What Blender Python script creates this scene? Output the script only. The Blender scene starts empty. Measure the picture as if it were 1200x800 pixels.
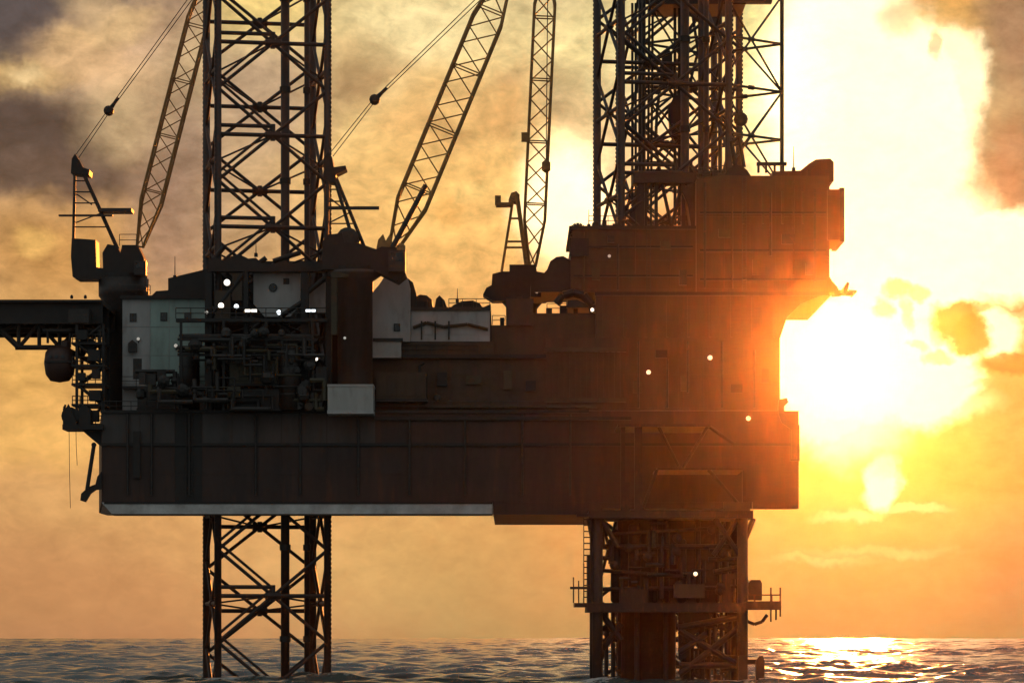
import bpy, math, random
import numpy as np
from mathutils import Vector, Matrix
random.seed(7)
R = math.radians
S = bpy.context.scene
COL = S.collection

# ------------------------------------------------------------------ camera, light, exposure
CAM_Y, CAM_Z, HZ = -400.0, 6.2, 735.6      # pixel row of eye level in the 1200x800 photo
cd = bpy.data.cameras.new("camera"); cam = bpy.data.objects.new("camera", cd); COL.objects.link(cam)
cam.location = (0, CAM_Y, CAM_Z); cam.rotation_euler = (R(90), 0, 0)
cd.sensor_width = 36; cd.lens = 120; cd.shift_y = (HZ - 400) / 1200
cd.clip_start = 1; cd.clip_end = 40000
S.camera = cam
S.view_settings.view_transform = 'Standard'; S.view_settings.look = 'None'
S.view_settings.exposure = 0; S.view_settings.gamma = 1
S.cycles.volume_bounces = 0; S.cycles.max_bounces = 5; S.cycles.use_denoising = True

SUN_AZ, SUN_EL = 390 / 4000, 321 / 4000    # radians: low sun behind the rig's right end
sl = bpy.data.lights.new("sun", 'SUN'); sun = bpy.data.objects.new("sun", sl); COL.objects.link(sun)
sl.energy = 4.0; sl.angle = R(0.5); sl.color = (1.0, 0.275, 0.04)
sd = Vector((math.sin(SUN_AZ) * math.cos(SUN_EL), math.cos(SUN_AZ) * math.cos(SUN_EL), math.sin(SUN_EL)))
sun.rotation_euler = sd.to_track_quat('Z', 'Y').to_euler()
sun.location = (60, 300, 80)

def lin(c):
    return tuple(((v / 255) / 12.92 if v / 255 <= .04045 else ((v / 255 + .055) / 1.055) ** 2.4) for v in c)

def build_world():
    w = bpy.data.worlds.new("World"); S.world = w; w.use_nodes = True
    nt = w.node_tree; N = nt.nodes; L = nt.links; N.clear()
    def nd(t, **k):
        n = N.new(t)
        for a, b in k.items(): setattr(n, a, b)
        return n
    def m(op, a, b=None, c=None, clamp=False):
        n = nd('ShaderNodeMath', operation=op, use_clamp=clamp)
        for i, v in enumerate((a, b, c)):
            if v is None: continue
            if isinstance(v, (int, float)): n.inputs[i].default_value = v
            else: L.new(v, n.inputs[i])
        return n.outputs[0]
    tc = nd('ShaderNodeTexCoord'); sx = nd('ShaderNodeSeparateXYZ'); L.new(tc.outputs['Generated'], sx.inputs[0])
    az = m('MULTIPLY', m('ARCTAN2', sx.outputs[0], sx.outputs[1]), 4000.0)
    el = m('MULTIPLY', m('ARCSINE', sx.outputs[2]), 4000.0)
    cb = nd('ShaderNodeCombineXYZ'); L.new(az, cb.inputs[0]); L.new(el, cb.inputs[1])
    P0 = cb.outputs[0]
    def noise(scale, det=4, rough=.55, dist=0.0, stretch=(1, 1, 1), off=(0, 0, 0)):
        mp = nd('ShaderNodeMapping'); L.new(P0, mp.inputs[0]); mp.inputs['Scale'].default_value = stretch; mp.inputs['Location'].default_value = off
        n = nd('ShaderNodeTexNoise'); n.inputs['Scale'].default_value = scale; n.inputs['Detail'].default_value = det
        n.inputs['Roughness'].default_value = rough; n.inputs['Distortion'].default_value = dist
        L.new(mp.outputs[0], n.inputs['Vector']); return n
    def wob(n, amp):
        a = nd('ShaderNodeVectorMath', operation='SUBTRACT'); L.new(n.outputs['Color'], a.inputs[0]); a.inputs[1].default_value = (.5, .5, .5)
        b = nd('ShaderNodeVectorMath', operation='SCALE'); L.new(a.outputs[0], b.inputs[0]); b.inputs['Scale'].default_value = amp
        return b.outputs[0]
    def vadd(a, b):
        n = nd('ShaderNodeVectorMath', operation='ADD'); L.new(a, n.inputs[0]); L.new(b, n.inputs[1]); return n.outputs[0]
    PD = vadd(vadd(P0, wob(noise(.016, 4, .6), 44)), wob(noise(.06, 3, .5), 16))
    # vertical colour course from horizon haze to grey cloud overhead
    t = m('DIVIDE', el, 3000.0, clamp=True)
    rp = nd('ShaderNodeValToRGB'); L.new(t, rp.inputs[0])
    stops = [(0.0, (186, 134, 90)), (.02, (192, 140, 92)), (.06, (212, 160, 102)), (.11, (206, 156, 95)), (.155, (200, 155, 104)),
             (.20, (178, 146, 114)), (.25, (134, 122, 108)), (.34, (114, 114, 109)), (.55, (104, 109, 110)), (1.0, (108, 116, 121))]
    while len(rp.color_ramp.elements) < len(stops): rp.color_ramp.elements.new(.5)
    for e, (p, c) in zip(rp.color_ramp.elements, stops): e.position = p; e.color = (*lin(c), 1)
    colr = rp.outputs[0]
    def mix(f, a, b, mode='MIX'):
        n = nd('ShaderNodeMix', data_type='RGBA', blend_type=mode)
        if isinstance(f, (int, float)): n.inputs[0].default_value = f
        else: L.new(f, n.inputs[0])
        for i, v in ((6, a), (7, b)):
            if isinstance(v, tuple): n.inputs[i].default_value = (*v, 1)
            else: L.new(v, n.inputs[i])
        return n.outputs[2]
    def ellipse(px, py, rx, ry, soft, src, rot=0):
        mp = nd('ShaderNodeMapping', vector_type='TEXTURE'); L.new(src, mp.inputs[0])
        mp.inputs['Location'].default_value = (px - 600, HZ - py, 0); mp.inputs['Scale'].default_value = (rx, ry, 1e6); mp.inputs['Rotation'].default_value = (0, 0, R(rot))
        ln = nd('ShaderNodeVectorMath', operation='LENGTH'); L.new(mp.outputs[0], ln.inputs[0])
        mr = nd('ShaderNodeMapRange', interpolation_type='SMOOTHSTEP', clamp=False); L.new(ln.outputs['Value'], mr.inputs[0])
        mr.inputs[1].default_value = 1 + soft; mr.inputs[2].default_value = max(0, 1 - soft); mr.inputs[3].default_value = 0; mr.inputs[4].default_value = 1
        return mr.outputs[0]
    # away from the sun the sky turns to a dim blue grey dusk
    dot = nd('ShaderNodeVectorMath', operation='DOT_PRODUCT'); L.new(tc.outputs['Generated'], dot.inputs[0]); dot.inputs[1].default_value = sd
    back = nd('ShaderNodeMapRange', interpolation_type='SMOOTHSTEP'); L.new(dot.outputs['Value'], back.inputs[0])
    back.inputs[1].default_value = .985; back.inputs[2].default_value = .25; back.inputs[3].default_value = 0; back.inputs[4].default_value = 1
    colr = mix(back.outputs[0], colr, (.27, .30, .30))
    def after(prev, src):           # evaluates one cloud bank after another (keeps the shader stack small)
        n = nd('ShaderNodeVectorMath', operation='MULTIPLY_ADD'); L.new(prev, n.inputs[0]); n.inputs[1].default_value = (1e-6, 1e-6, 1e-6); L.new(src, n.inputs[2]); return n.outputs[0]
    # broad cloud banks (photo pixel centre, radii, softness, sRGB colour, cover, rotation)
    BL = [
        (420, 90, 250, 120, .8, (244, 216, 150), .85, 0), (520, 40, 120, 70, .7, (250, 226, 160), .7, 0),
        (560, 240, 220, 120, .8, (246, 196, 116), .85, 0), (560, 500, 330, 110, .9, (214, 166, 102), .6, 0),
        (520, 660, 270, 75, .9, (228, 184, 116), .8, 0),
        (30, 10, 120, 85, .45, (74, 70, 74), .98, -20), (205, -5, 85, 46, .6, (82, 76, 78), .95, 0), (150, 62, 100, 45, .7, (204, 166, 132), .85, 20),
        (120, 28, 40, 22, .8, (206, 172, 126), .7, -20), (95, 72, 35, 22, .8, (226, 186, 124), .8, 0), (30, 100, 80, 16, .7, (222, 182, 118), .85, 4),
        (10, 168, 150, 58, .45, (70, 61, 60), .98, -6), (60, 212, 140, 26, .6, (94, 78, 70), .95, -8), (215, 185, 45, 80, .7, (140, 114, 100), .85, 10), (150, 150, 45, 35, .8, (214, 182, 136), .7, 30), (190, 130, 35, 40, .8, (176, 146, 112), .8, 0),
        (70, 300, 90, 45, .8, (190, 138, 78), .85, 0), (45, 290, 22, 14, .8, (238, 186, 106), .8, 0), (205, 285, 45, 70, .8, (158, 126, 106), .8, 0),
        (40, 440, 80, 60, .9, (232, 178, 98), .8, 0), (50, 520, 90, 30, .9, (238, 184, 104), .8, 0), (110, 590, 120, 30, .9, (216, 168, 106), .6, 0),
        (60, 700, 190, 34, .9, (196, 142, 92), .8, 0), (305, 120, 70, 75, .7, (164, 136, 118), .75, 0), (310, 15, 60, 40, .8, (246, 214, 130), .8, 0),
        (290, 250, 55, 70, .8, (196, 164, 128), .6, 0),
        (436, 84, 70, 40, .5, (164, 132, 94), .85, 30), (590, 130, 40, 30, .6, (200, 150, 92), .7, 20), (500, 160, 50, 22, .6, (206, 158, 100), .7, -10), (495, 38, 70, 42, .6, (252, 230, 168), .85, 0), (470, 110, 26, 12, .6, (246, 214, 150), .8, 10), (110, 88, 60, 26, .6, (218, 176, 130), .8, -12), (150, 40, 40, 20, .6, (220, 182, 130), .8, 20), (35, 98, 20, 10, .6, (240, 206, 150), .8, 0), (410, 65, 60, 22, .8, (222, 190, 132), .5, 0), (520, 120, 70, 40, .8, (222, 176, 112), .7, 20), (470, 190, 50, 30, .9, (236, 190, 118), .6, 0),
        (676, 108, 40, 48, .35, (150, 118, 88), .98, 10), (690, 150, 30, 30, .7, (204, 160, 104), .8, 0), (600, 95, 22, 12, .8, (206, 164, 112), .7, 0),
        (660, 68, 36, 8, .8, (252, 222, 154), .8, -10), (525, 250, 16, 14, .8, (222, 166, 92), .7, 0), (560, 225, 22, 12, .9, (254, 214, 132), .7, 0),
        (735, 60, 95, 75, .7, (250, 230, 162), .85, 0), (780, 170, 120, 70, .7, (250, 222, 165), .85, 0), (890, 90, 70, 130, .7, (250, 240, 160), .95, 0),
        (1150, 20, 100, 60, .6, (214, 166, 92), .95, 0), (1188, 140, 66, 135, .45, (158, 150, 110), .97, 0), (1198, 40, 50, 70, .6, (140, 118, 94), .9, 0), (1190, 200, 30, 50, .6, (150, 120, 92), .7, 0),
        (1040, 690, 520, 230, .55, (76, 128, 84), .94, 0), (700, 700, 160, 70, .9, (172, 150, 98), .6, 0), (1195, 660, 50, 90, .8, (70, 112, 84), .7, 0),
        (1030, 540, 150, 50, .8, (120, 108, 60), .6, 0), (1190, 480, 60, 40, .7, (150, 120, 80), .6, 0),
        (1120, 379, 28, 21, .3, (90, 66, 40), .95, 0), (1136, 396, 24, 19, .3, (90, 66, 40), .95, 0), (1054, 347, 16, 9, .5, (150, 110, 40), .7, 0), (1032, 367, 13, 11, .5, (150, 110, 40), .7, 0), (1188, 428, 46, 13, .35, (80, 70, 46), .9, 0),
    ]
    for px, py, rx, ry, so, c, a, rot in BL:
        f = ellipse(px, py, rx, ry, so, after(colr, PD), rot)
        colr = mix(m('MULTIPLY', f, a), colr, lin(c))
    # fine cloud structure
    n1 = noise(.012, 6, .62, .6, (1, 1.7, 1)); n2 = noise(.035, 5, .6, .4, (1, 1.5, 1), (40, 9, 0))
    mod = m('ADD', m('MULTIPLY', m('SUBTRACT', n1.outputs[0], .5), 1.25), m('MULTIPLY', m('SUBTRACT', n2.outputs[0], .5), 1.0))
    fade = m('MULTIPLY_ADD', m('DIVIDE', el, 420.0, clamp=True), .75, .25)
    fac = m('ADD', m('MULTIPLY', mod, fade), 1.0)
    vs = nd('ShaderNodeVectorMath', operation='SCALE'); L.new(colr, vs.inputs[0]); L.new(fac, vs.inputs['Scale']); colr = vs.outputs[0]
    # the physical clear sky shows thinly between the clouds
    sk = nd('ShaderNodeTexSky', sky_type='NISHITA'); sk.sun_disc = False; sk.sun_elevation = SUN_EL; sk.sun_rotation = SUN_AZ; sk.dust_density = 3.0; sk.air_density = 1.5
    sks = nd('ShaderNodeVectorMath', operation='SCALE'); L.new(sk.outputs[0], sks.inputs[0]); sks.inputs['Scale'].default_value = .05
    colr = mix(.05, colr, sks.outputs[0])
    # the burnt-out sun glow and the bright breaks in the cloud
    HOT = [
        (985, 120, 95, 170, .3, 0, 1.35), (1045, 165, 95, 150, .2, 0, 1.35), (1110, 110, 42, 78, .25, 0, 1.1), (1060, 300, 120, 95, .25, 0, 1.4), (1165, 302, 110, 52, .2, 0, 1.35),
        (992, 428, 108, 88, .25, 0, 1.4), (1080, 440, 64, 66, .2, 0, 1.35), (970, 480, 60, 48, .35, 0, 1.3), (1165, 392, 32, 30, .3, 0, 1.2), (1035, 566, 21, 31, .3, 0, 1.3),
        (662, 242, 52, 68, .5, 0, 1.3), (1050, 478, 90, 26, .5, 0, 1.1), (990, 500, 60, 40, .6, 0, 1.1),
        (1065, 598, 42, 6, .5, 0, .28), (1000, 602, 40, 6, .7, 0, .25), (1030, 645, 70, 5, .8, 0, .12), (960, 655, 50, 5, .8, 0, .14)]
    hot = None
    for px, py, rx, ry, so, rot, st in HOT:
        v = m('MULTIPLY', ellipse(px, py, rx, ry, so, after(colr if hot is None else hot, PD), rot), st)
        hot = v if hot is None else m('MAXIMUM', hot, v)
    # dark cloud rags across the glow
    RAG = [(1120, 379, 29, 22, .25, .97), (1136, 396, 25, 20, .25, .97), (1150, 366, 12, 8, .4, .8), (1095, 415, 17, 8, .4, .7), (1054, 347, 17, 10, .4, .72), (1032, 367, 14, 12, .4, .66), (1078, 353, 11, 10, .4, .7),
           (1062, 374, 7, 16, .4, .6), (1072, 402, 14, 6, .4, .62), (1098, 392, 8, 12, .4, .5), (1185, 428, 48, 14, .3, .9), (1165, 452, 30, 6, .4, .6), (1093, 66, 8, 16, .4, .6), (1150, 10, 75, 38, .35, .9), (1085, 545, 60, 14, .7, .5), (1050, 35, 20, 20, .6, .5)]
    for px, py, rx, ry, so, a in RAG:
        hot = m('MULTIPLY', hot, m('SUBTRACT', 1.0, m('MULTIPLY', ellipse(px, py, rx, ry, so, after(hot, PD)), a)))
    hr = nd('ShaderNodeVectorMath', operation='SCALE'); hr.inputs[0].default_value = (1.0, .85, .5); L.new(hot, hr.inputs['Scale'])
    colr2 = nd('ShaderNodeVectorMath', operation='ADD'); L.new(colr, colr2.inputs[0]); L.new(hr.outputs[0], colr2.inputs[1])
    bg = nd('ShaderNodeBackground'); L.new(colr2.outputs[0], bg.inputs[0]); bg.inputs[1].default_value = 1.0
    out = nd('ShaderNodeOutputWorld'); L.new(bg.outputs[0], out.inputs[0])
build_world()

# ------------------------------------------------------------------ materials
MATS = {}
def mat(name, col, rough=.55, metal=0.0, var=.35, rust=0.0, scale=.6, streak=1.0, bump=.15):
    if name in MATS: return MATS[name]
    ma = bpy.data.materials.new(name); ma.use_nodes = True
    nt = ma.node_tree; N = nt.nodes; L = nt.links; b = N['Principled BSDF']
    geo = N.new('ShaderNodeNewGeometry')
    mp = N.new('ShaderNodeMapping'); mp.inputs['Scale'].default_value = (1, 1, 1 / streak); L.new(geo.outputs['Position'], mp.inputs[0])
    n = N.new('ShaderNodeTexNoise'); n.inputs['Scale'].default_value = scale; n.inputs['Detail'].default_value = 7; n.inputs['Roughness'].default_value = .65; L.new(mp.outputs[0], n.inputs[0])
    r = N.new('ShaderNodeValToRGB'); L.new(n.outputs[0], r.inputs[0])
    r.color_ramp.elements[0].position = .32; r.color_ramp.elements[1].position = .7
    r.color_ramp.elements[0].color = (*[c * (1 - var) for c in col], 1); r.color_ramp.elements[1].color = (*[min(1, c * (1 + var)) for c in col], 1)
    out = r.outputs[0]
    if rust > 0:
        n2 = N.new('ShaderNodeTexNoise'); n2.inputs['Scale'].default_value = scale * 2.3; n2.inputs['Detail'].default_value = 8; L.new(mp.outputs[0], n2.inputs[0])
        r2 = N.new('ShaderNodeMapRange'); L.new(n2.outputs[0], r2.inputs[0]); r2.inputs[1].default_value = .56; r2.inputs[2].default_value = .68; r2.inputs[3].default_value = 0; r2.inputs[4].default_value = rust
        mx = N.new('ShaderNodeMix'); mx.data_type = 'RGBA'; L.new(r2.outputs[0], mx.inputs[0]); L.new(out, mx.inputs[6]); mx.inputs[7].default_value = (.10, .035, .014, 1); out = mx.outputs[2]
    L.new(out, b.inputs['Base Color']); b.inputs['Roughness'].default_value = rough; b.inputs['Metallic'].default_value = metal
    if bump:
        bp = N.new('ShaderNodeBump'); bp.inputs['Strength'].default_value = bump; bp.inputs['Distance'].default_value = .05; L.new(n.outputs[0], bp.inputs['Height']); L.new(bp.outputs[0], b.inputs['Normal'])
    MATS[name] = ma; return ma
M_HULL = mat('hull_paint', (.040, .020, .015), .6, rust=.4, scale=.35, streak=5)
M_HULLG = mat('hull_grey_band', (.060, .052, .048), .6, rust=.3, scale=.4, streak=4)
M_BOTTOM = mat('hull_bottom_bounce', (.80, .76, .73), .6, rust=.2, scale=.25)  # light bounced up from the sea is put into this pale colour
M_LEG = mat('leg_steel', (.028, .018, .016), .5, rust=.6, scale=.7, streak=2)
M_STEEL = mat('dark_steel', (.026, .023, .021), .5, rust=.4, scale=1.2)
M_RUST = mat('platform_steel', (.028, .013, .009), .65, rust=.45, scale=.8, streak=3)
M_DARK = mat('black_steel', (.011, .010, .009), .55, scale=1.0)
M_TEAL = mat('teal_paint', (.30, .40, .36), .5, var=.2, rust=.25, scale=.35, streak=3)
M_GREY = mat('grey_paint', (.40, .395, .385), .5, var=.2, rust=.25, scale=.4, streak=3)
M_WHITE = mat('white_paint', (.42, .41, .385), .45, var=.12, rust=.2, scale=.5, streak=3)
M_BROWN = mat('brown_paint', (.050, .032, .018), .6, var=.25, rust=.35, scale=.5, streak=4)
M_OLIVE = mat('olive_paint', (.05, .042, .022), .6, var=.25, rust=.4, scale=.5)
M_YELLOW = mat('crane_paint', (.36, .18, .05), .5, var=.25, rust=.5, scale=.9)
M_ORANGE = mat('lifeboat_shell', (.05, .022, .016), .5, var=.15, scale=.6)
M_GLASS = mat('dark_glass', (.012, .014, .016), .08, var=.1, bump=0)
M_ROPE = mat('wire_rope', (.035, .03, .026), .6, scale=3, bump=0)
def lamp_mat(name, e, c=(1, .9, .76)):
    ma = bpy.data.materials.new(name); ma.use_nodes = True
    b = ma.node_tree.nodes['Principled BSDF']; b.inputs['Emission Color'].default_value = (*c, 1); b.inputs['Emission Strength'].default_value = e
    b.inputs['Base Color'].default_value = (.8, .8, .75, 1); return ma
M_LENS = lamp_mat('lit_lens', 2.4); M_WARM = lamp_mat('warm_lens', 1.8, (1, .74, .46)); M_COOL = lamp_mat('cool_lens', 2.2, (.86, .94, 1)); M_DIM = lamp_mat('dim_lens', .3)

# ------------------------------------------------------------------ geometry helpers
def W(px, py, y=0.0):
    k = (y - CAM_Y) / 4000.0
    return Vector(((px - 600) * k, y, CAM_Z + (HZ - py) * k))

class MB:
    def __init__(s): s.v = []; s.f = []
    def _add(s, vs, fs):
        o = len(s.v); s.v += [tuple(v) for v in vs]; s.f += [tuple(i + o for i in f) for f in fs]; return s
    def box(s, x0, x1, y0, y1, z0, z1):
        x0, x1 = sorted((x0, x1)); y0, y1 = sorted((y0, y1)); z0, z1 = sorted((z0, z1))
        return s._add([(x0, y0, z0), (x1, y0, z0), (x1, y1, z0), (x0, y1, z0), (x0, y0, z1), (x1, y0, z1), (x1, y1, z1), (x0, y1, z1)],
                      [(0, 3, 2, 1), (4, 5, 6, 7), (0, 1, 5, 4), (1, 2, 6, 5), (2, 3, 7, 6), (3, 0, 4, 7)])
    def pbox(s, px0, py0, px1, py1, y0, y1):
        a = W(px0, py0, y0); b = W(px1, py1, y0); return s.box(a.x, b.x, y0, y1, a.z, b.z)
    def tube(s, p, q, r, n=8, r2=None):
        p = Vector(p); q = Vector(q); d = (q - p)
        if d.length < 1e-6: return s
        r2 = r if r2 is None else r2
        d.normalize(); a = d.cross(Vector((0, 0, 1)))
        if a.length < 1e-3: a = Vector((1, 0, 0))
        a.normalize(); b = d.cross(a)
        vs = []
        for c, rr in ((p, r), (q, r2)):
            for i in range(n):
                t = 2 * math.pi * i / n; vs.append(c + a * (rr * math.cos(t)) + b * (rr * math.sin(t)))
        fs = [(i, (i + 1) % n, n + (i + 1) % n, n + i) for i in range(n)] + [tuple(range(n - 1, -1, -1)), tuple(range(n, 2 * n))]
        return s._add(vs, fs)
    def path(s, pts, r, n=6):
        for a, b in zip(pts, pts[1:]): s.tube(a, b, r, n)
        return s
    def prism(s, pts, y0, y1):            # outline given as photo pixels, pushed back from y0 to y1
        ws = [W(px, py, y0) for px, py in pts]; n = len(ws)
        vs = [(w.x, y0, w.z) for w in ws] + [(w.x, y1, w.z) for w in ws]
        return s._add(vs, [tuple(range(n)), tuple(range(2 * n - 1, n - 1, -1))] + [(i, n + i, n + (i + 1) % n, (i + 1) % n) for i in range(n)])
    def hprism(s, pts, z0, z1):           # plan outline (x, y)
        n = len(pts)
        vs = [(x, y, z0) for x, y in pts] + [(x, y, z1) for x, y in pts]
        return s._add(vs, [tuple(range(n - 1, -1, -1)), tuple(range(n, 2 * n))] + [(i, (i + 1) % n, n + (i + 1) % n, n + i) for i in range(n)])
    def lathe(s, c, prof, n=14, axis='Z'):  # prof: (radius, along)
        vs = []
        for r, h in prof:
            for i in range(n):
                t = 2 * math.pi * i / n; a, b = r * math.cos(t), r * math.sin(t)
                v = {'Z': (a, b, h), 'X': (h, a, b), 'Y': (a, h, b)}[axis]
                vs.append((c[0] + v[0], c[1] + v[1], c[2] + v[2]))
        k = len(prof)
        fs = [(j * n + i, j * n + (i + 1) % n, (j + 1) * n + (i + 1) % n, (j + 1) * n + i) for j in range(k - 1) for i in range(n)]
        fs += [tuple(range(n - 1, -1, -1)), tuple(range((k - 1) * n, k * n))]
        return s._add(vs, fs)
    def mesh(s, name):
        me = bpy.data.meshes.new(name); me.from_pydata(s.v, [], s.f); me.update()
        import bmesh
        bm = bmesh.new(); bm.from_mesh(me); bmesh.ops.recalc_face_normals(bm, faces=bm.faces); bm.to_mesh(me); bm.free()
        return me

def thing(name, label, cat, loc=(0, 0, 0), group=None):
    o = bpy.data.objects.new(name, None); COL.objects.link(o); o.location = loc; o.empty_display_size = .5
    o['label'] = label; o['category'] = cat
    if group: o['group'] = group
    return o
def _hook(o, parent):
    o.parent = parent
    if parent is not None and parent.parent is None:
        o.matrix_parent_inverse = Matrix.Translation(-Vector(parent.location))
def part(parent, name, mb, m, label=None, kind=None, smooth=False):
    me = mb.mesh(name); me.materials.append(m)
    if smooth:
        me.polygons.foreach_set('use_smooth', [len(p.vertices) == 4 for p in me.polygons])
    o = bpy.data.objects.new(name, me); COL.objects.link(o); _hook(o, parent)
    if label: o['label'] = label
    if kind: o['kind'] = kind
    return o
_cache = {}
def bar(parent, name, p, q, r, m, n=8):   # one straight member; equal members share a mesh
    p = Vector(p); q = Vector(q); d = q - p; L = round(d.length, 2)
    key = (name, L, r, m.name, n)
    if key not in _cache:
        me = MB().tube((0, 0, 0), (0, 0, L), r, n).mesh(name); me.materials.append(m); _cache[key] = me
    o = bpy.data.objects.new(name, _cache[key]); COL.objects.link(o); _hook(o, parent)
    o.matrix_basis = Matrix.Translation(p) @ d.to_track_quat('Z', 'Y').to_matrix().to_4x4()
    return o
def railing(parent, pts, h=1.1, r=.045, step=1.6, name='railing'):
    b = MB()
    for a, c in zip(pts, pts[1:]):
        a = Vector(a); c = Vector(c); n = max(1, int((c - a).length / step))
        for i in range(n + 1):
            p = a.lerp(c, i / n); b.tube(p, p + Vector((0, 0, h)), r, 5)
        for f in (.5, 1.0): b.tube(a + Vector((0, 0, h * f)), c + Vector((0, 0, h * f)), r, 5)
    return part(parent, name, b, M_STEEL, kind='stuff')

# ------------------------------------------------------------------ sea
def water_mat():
    ma = bpy.data.materials.new('sea_water'); ma.use_nodes = True
    nt = ma.node_tree; N = nt.nodes; L = nt.links; b = N['Principled BSDF']
    b.inputs['Base Color'].default_value = (.07, .093, .088, 1); b.inputs['Roughness'].default_value = .14; b.inputs['IOR'].default_value = 1.333
    geo = N.new('ShaderNodeNewGeometry')
    prev = None
    for sc, st, di in ((.55, .55, .25), (2.4, .45, .07)):
        n = N.new('ShaderNodeTexNoise'); n.inputs['Scale'].default_value = sc; n.inputs['Detail'].default_value = 5; n.inputs['Distortion'].default_value = .4; L.new(geo.outputs['Position'], n.inputs[0])
        bp = N.new('ShaderNodeBump'); bp.inputs['Strength'].default_value = st; bp.inputs['Distance'].default_value = di; L.new(n.outputs[0], bp.inputs['Height'])
        if prev: L.new(prev.outputs[0], bp.inputs['Normal'])
        prev = bp
    L.new(prev.outputs[0], b.inputs['Normal'])
    sx = N.new('ShaderNodeSeparateXYZ'); L.new(geo.outputs['Position'], sx.inputs[0]); fl = N.new('ShaderNodeCombineXYZ'); L.new(sx.outputs[0], fl.inputs[0]); L.new(sx.outputs[1], fl.inputs[1])
    near = None
    feet = [(W(p, 0, y).x, y) for p, y in ((256, 1.7), (384, 4), (243, 14), (367, 16), (700, -14), (870, -14), (762, -9.5), (715, 9), (703, 22), (848, 11), (830, 24))]
    for x, y in feet:
        d = N.new('ShaderNodeVectorMath'); d.operation = 'DISTANCE'; L.new(fl.outputs[0], d.inputs[0]); d.inputs[1].default_value = (x, y, 0)
        if near is None: near = d.outputs['Value']
        else:
            mn = N.new('ShaderNodeMath'); mn.operation = 'MINIMUM'; L.new(near, mn.inputs[0]); L.new(d.outputs['Value'], mn.inputs[1]); near = mn.outputs[0]
    mr = N.new('ShaderNodeMapRange'); L.new(near, mr.inputs[0]); mr.inputs[1].default_value = .6; mr.inputs[2].default_value = 5.0; mr.inputs[3].default_value = .30; mr.inputs[4].default_value = -.12
    cap = N.new('ShaderNodeMapRange'); L.new(sx.outputs[2], cap.inputs[0]); cap.inputs[1].default_value = .35; cap.inputs[2].default_value = 1.0; cap.inputs[3].default_value = -.1; cap.inputs[4].default_value = .08
    mx = N.new('ShaderNodeMath'); mx.operation = 'MAXIMUM'; L.new(mr.outputs[0], mx.inputs[0]); L.new(cap.outputs[0], mx.inputs[1])
    fn = N.new('ShaderNodeTexNoise'); fn.inputs['Scale'].default_value = 1.1; fn.inputs['Detail'].default_value = 8; fn.inputs['Roughness'].default_value = .7; L.new(geo.outputs['Position'], fn.inputs[0])
    ad = N.new('ShaderNodeMath'); ad.operation = 'ADD'; L.new(fn.outputs[0], ad.inputs[0]); L.new(mx.outputs[0], ad.inputs[1])
    fm = N.new('ShaderNodeMapRange'); L.new(ad.outputs[0], fm.inputs[0]); fm.inputs[1].default_value = .58; fm.inputs[2].default_value = .74
    cm = N.new('ShaderNodeMix'); cm.data_type = 'RGBA'; L.new(fm.outputs[0], cm.inputs[0]); cm.inputs[6].default_value = (.07, .093, .088, 1); cm.inputs[7].default_value = (.62, .64, .62, 1); L.new(cm.outputs[2], b.inputs['Base Color'])
    rm = N.new('ShaderNodeMapRange'); L.new(fm.outputs[0], rm.inputs[0]); rm.inputs[3].default_value = .14; rm.inputs[4].default_value = .7; L.new(rm.outputs[0], b.inputs['Roughness'])
    return ma
def build_sea():
    rng = np.random.default_rng(3)
    rr = [0.0]; r = 20.0
    while r < 240: rr.append(r); r *= 1.12
    r = 240.0
    while r < 1500: rr.append(r); r *= 1.0022
    while r < 2000: rr.append(r); r *= 1.0025
    rr.append(2000.0); rr = np.array(rr)
    th = np.concatenate([np.radians(np.linspace(-180, -14, 50, endpoint=False)), np.radians(np.linspace(-14, 14, 330)), np.radians(np.linspace(14, 180, 51))[1:]])
    A, B = np.meshgrid(th, rr)
    X = B * np.sin(A); Y = B * np.cos(A) + CAM_Y; Z = np.zeros_like(X)
    cell = B * .0022 + .01
    for i in range(54):
        lam = 2.2 * (18 ** (i / 53.0)); k = 2 * math.pi / lam
        d = R(205) + rng.normal(0, .55); ph = rng.uniform(0, 6.28)
        amp = .027 * lam ** .62 * (.45 if lam > 20 else 1) * .62
        fade = np.clip((lam / cell - 2.0) / 2.0, 0, 1)
        w = np.sin(k * (X * math.sin(d) + Y * math.cos(d)) + ph + .6 * np.sin(X * .011 + Y * .007 + i))
        Z += amp * fade * w
    Z *= 1.0 + .35 * np.sin(X * .013 + .5) * np.sin(Y * .017)
    Z[:, 0] = Z[:, -1]
    nr, nt_ = X.shape
    co = np.stack([X, Y, Z], -1).reshape(-1, 3).astype(np.float32)
    i, j = np.meshgrid(np.arange(nr - 1), np.arange(nt_ - 1), indexing='ij')
    q = np.stack([i * nt_ + j, (i + 1) * nt_ + j, (i + 1) * nt_ + j + 1, i * nt_ + j + 1], -1).reshape(-1, 4)[:, ::-1].astype(np.int32)
    me = bpy.data.meshes.new('sea'); me.vertices.add(len(co)); me.vertices.foreach_set('co', co.ravel())
    me.loops.add(q.size); me.loops.foreach_set('vertex_index', q.ravel())
    me.polygons.add(len(q)); me.polygons.foreach_set('loop_start', np.arange(0, q.size, 4, dtype=np.int32)); me.polygons.foreach_set('use_smooth', np.ones(len(q), bool))
    me.update(calc_edges=True); me.validate()
    me.materials.append(water_mat())
    o = bpy.data.objects.new('sea', me); COL.objects.link(o); o['kind'] = 'structure'
build_sea()

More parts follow.
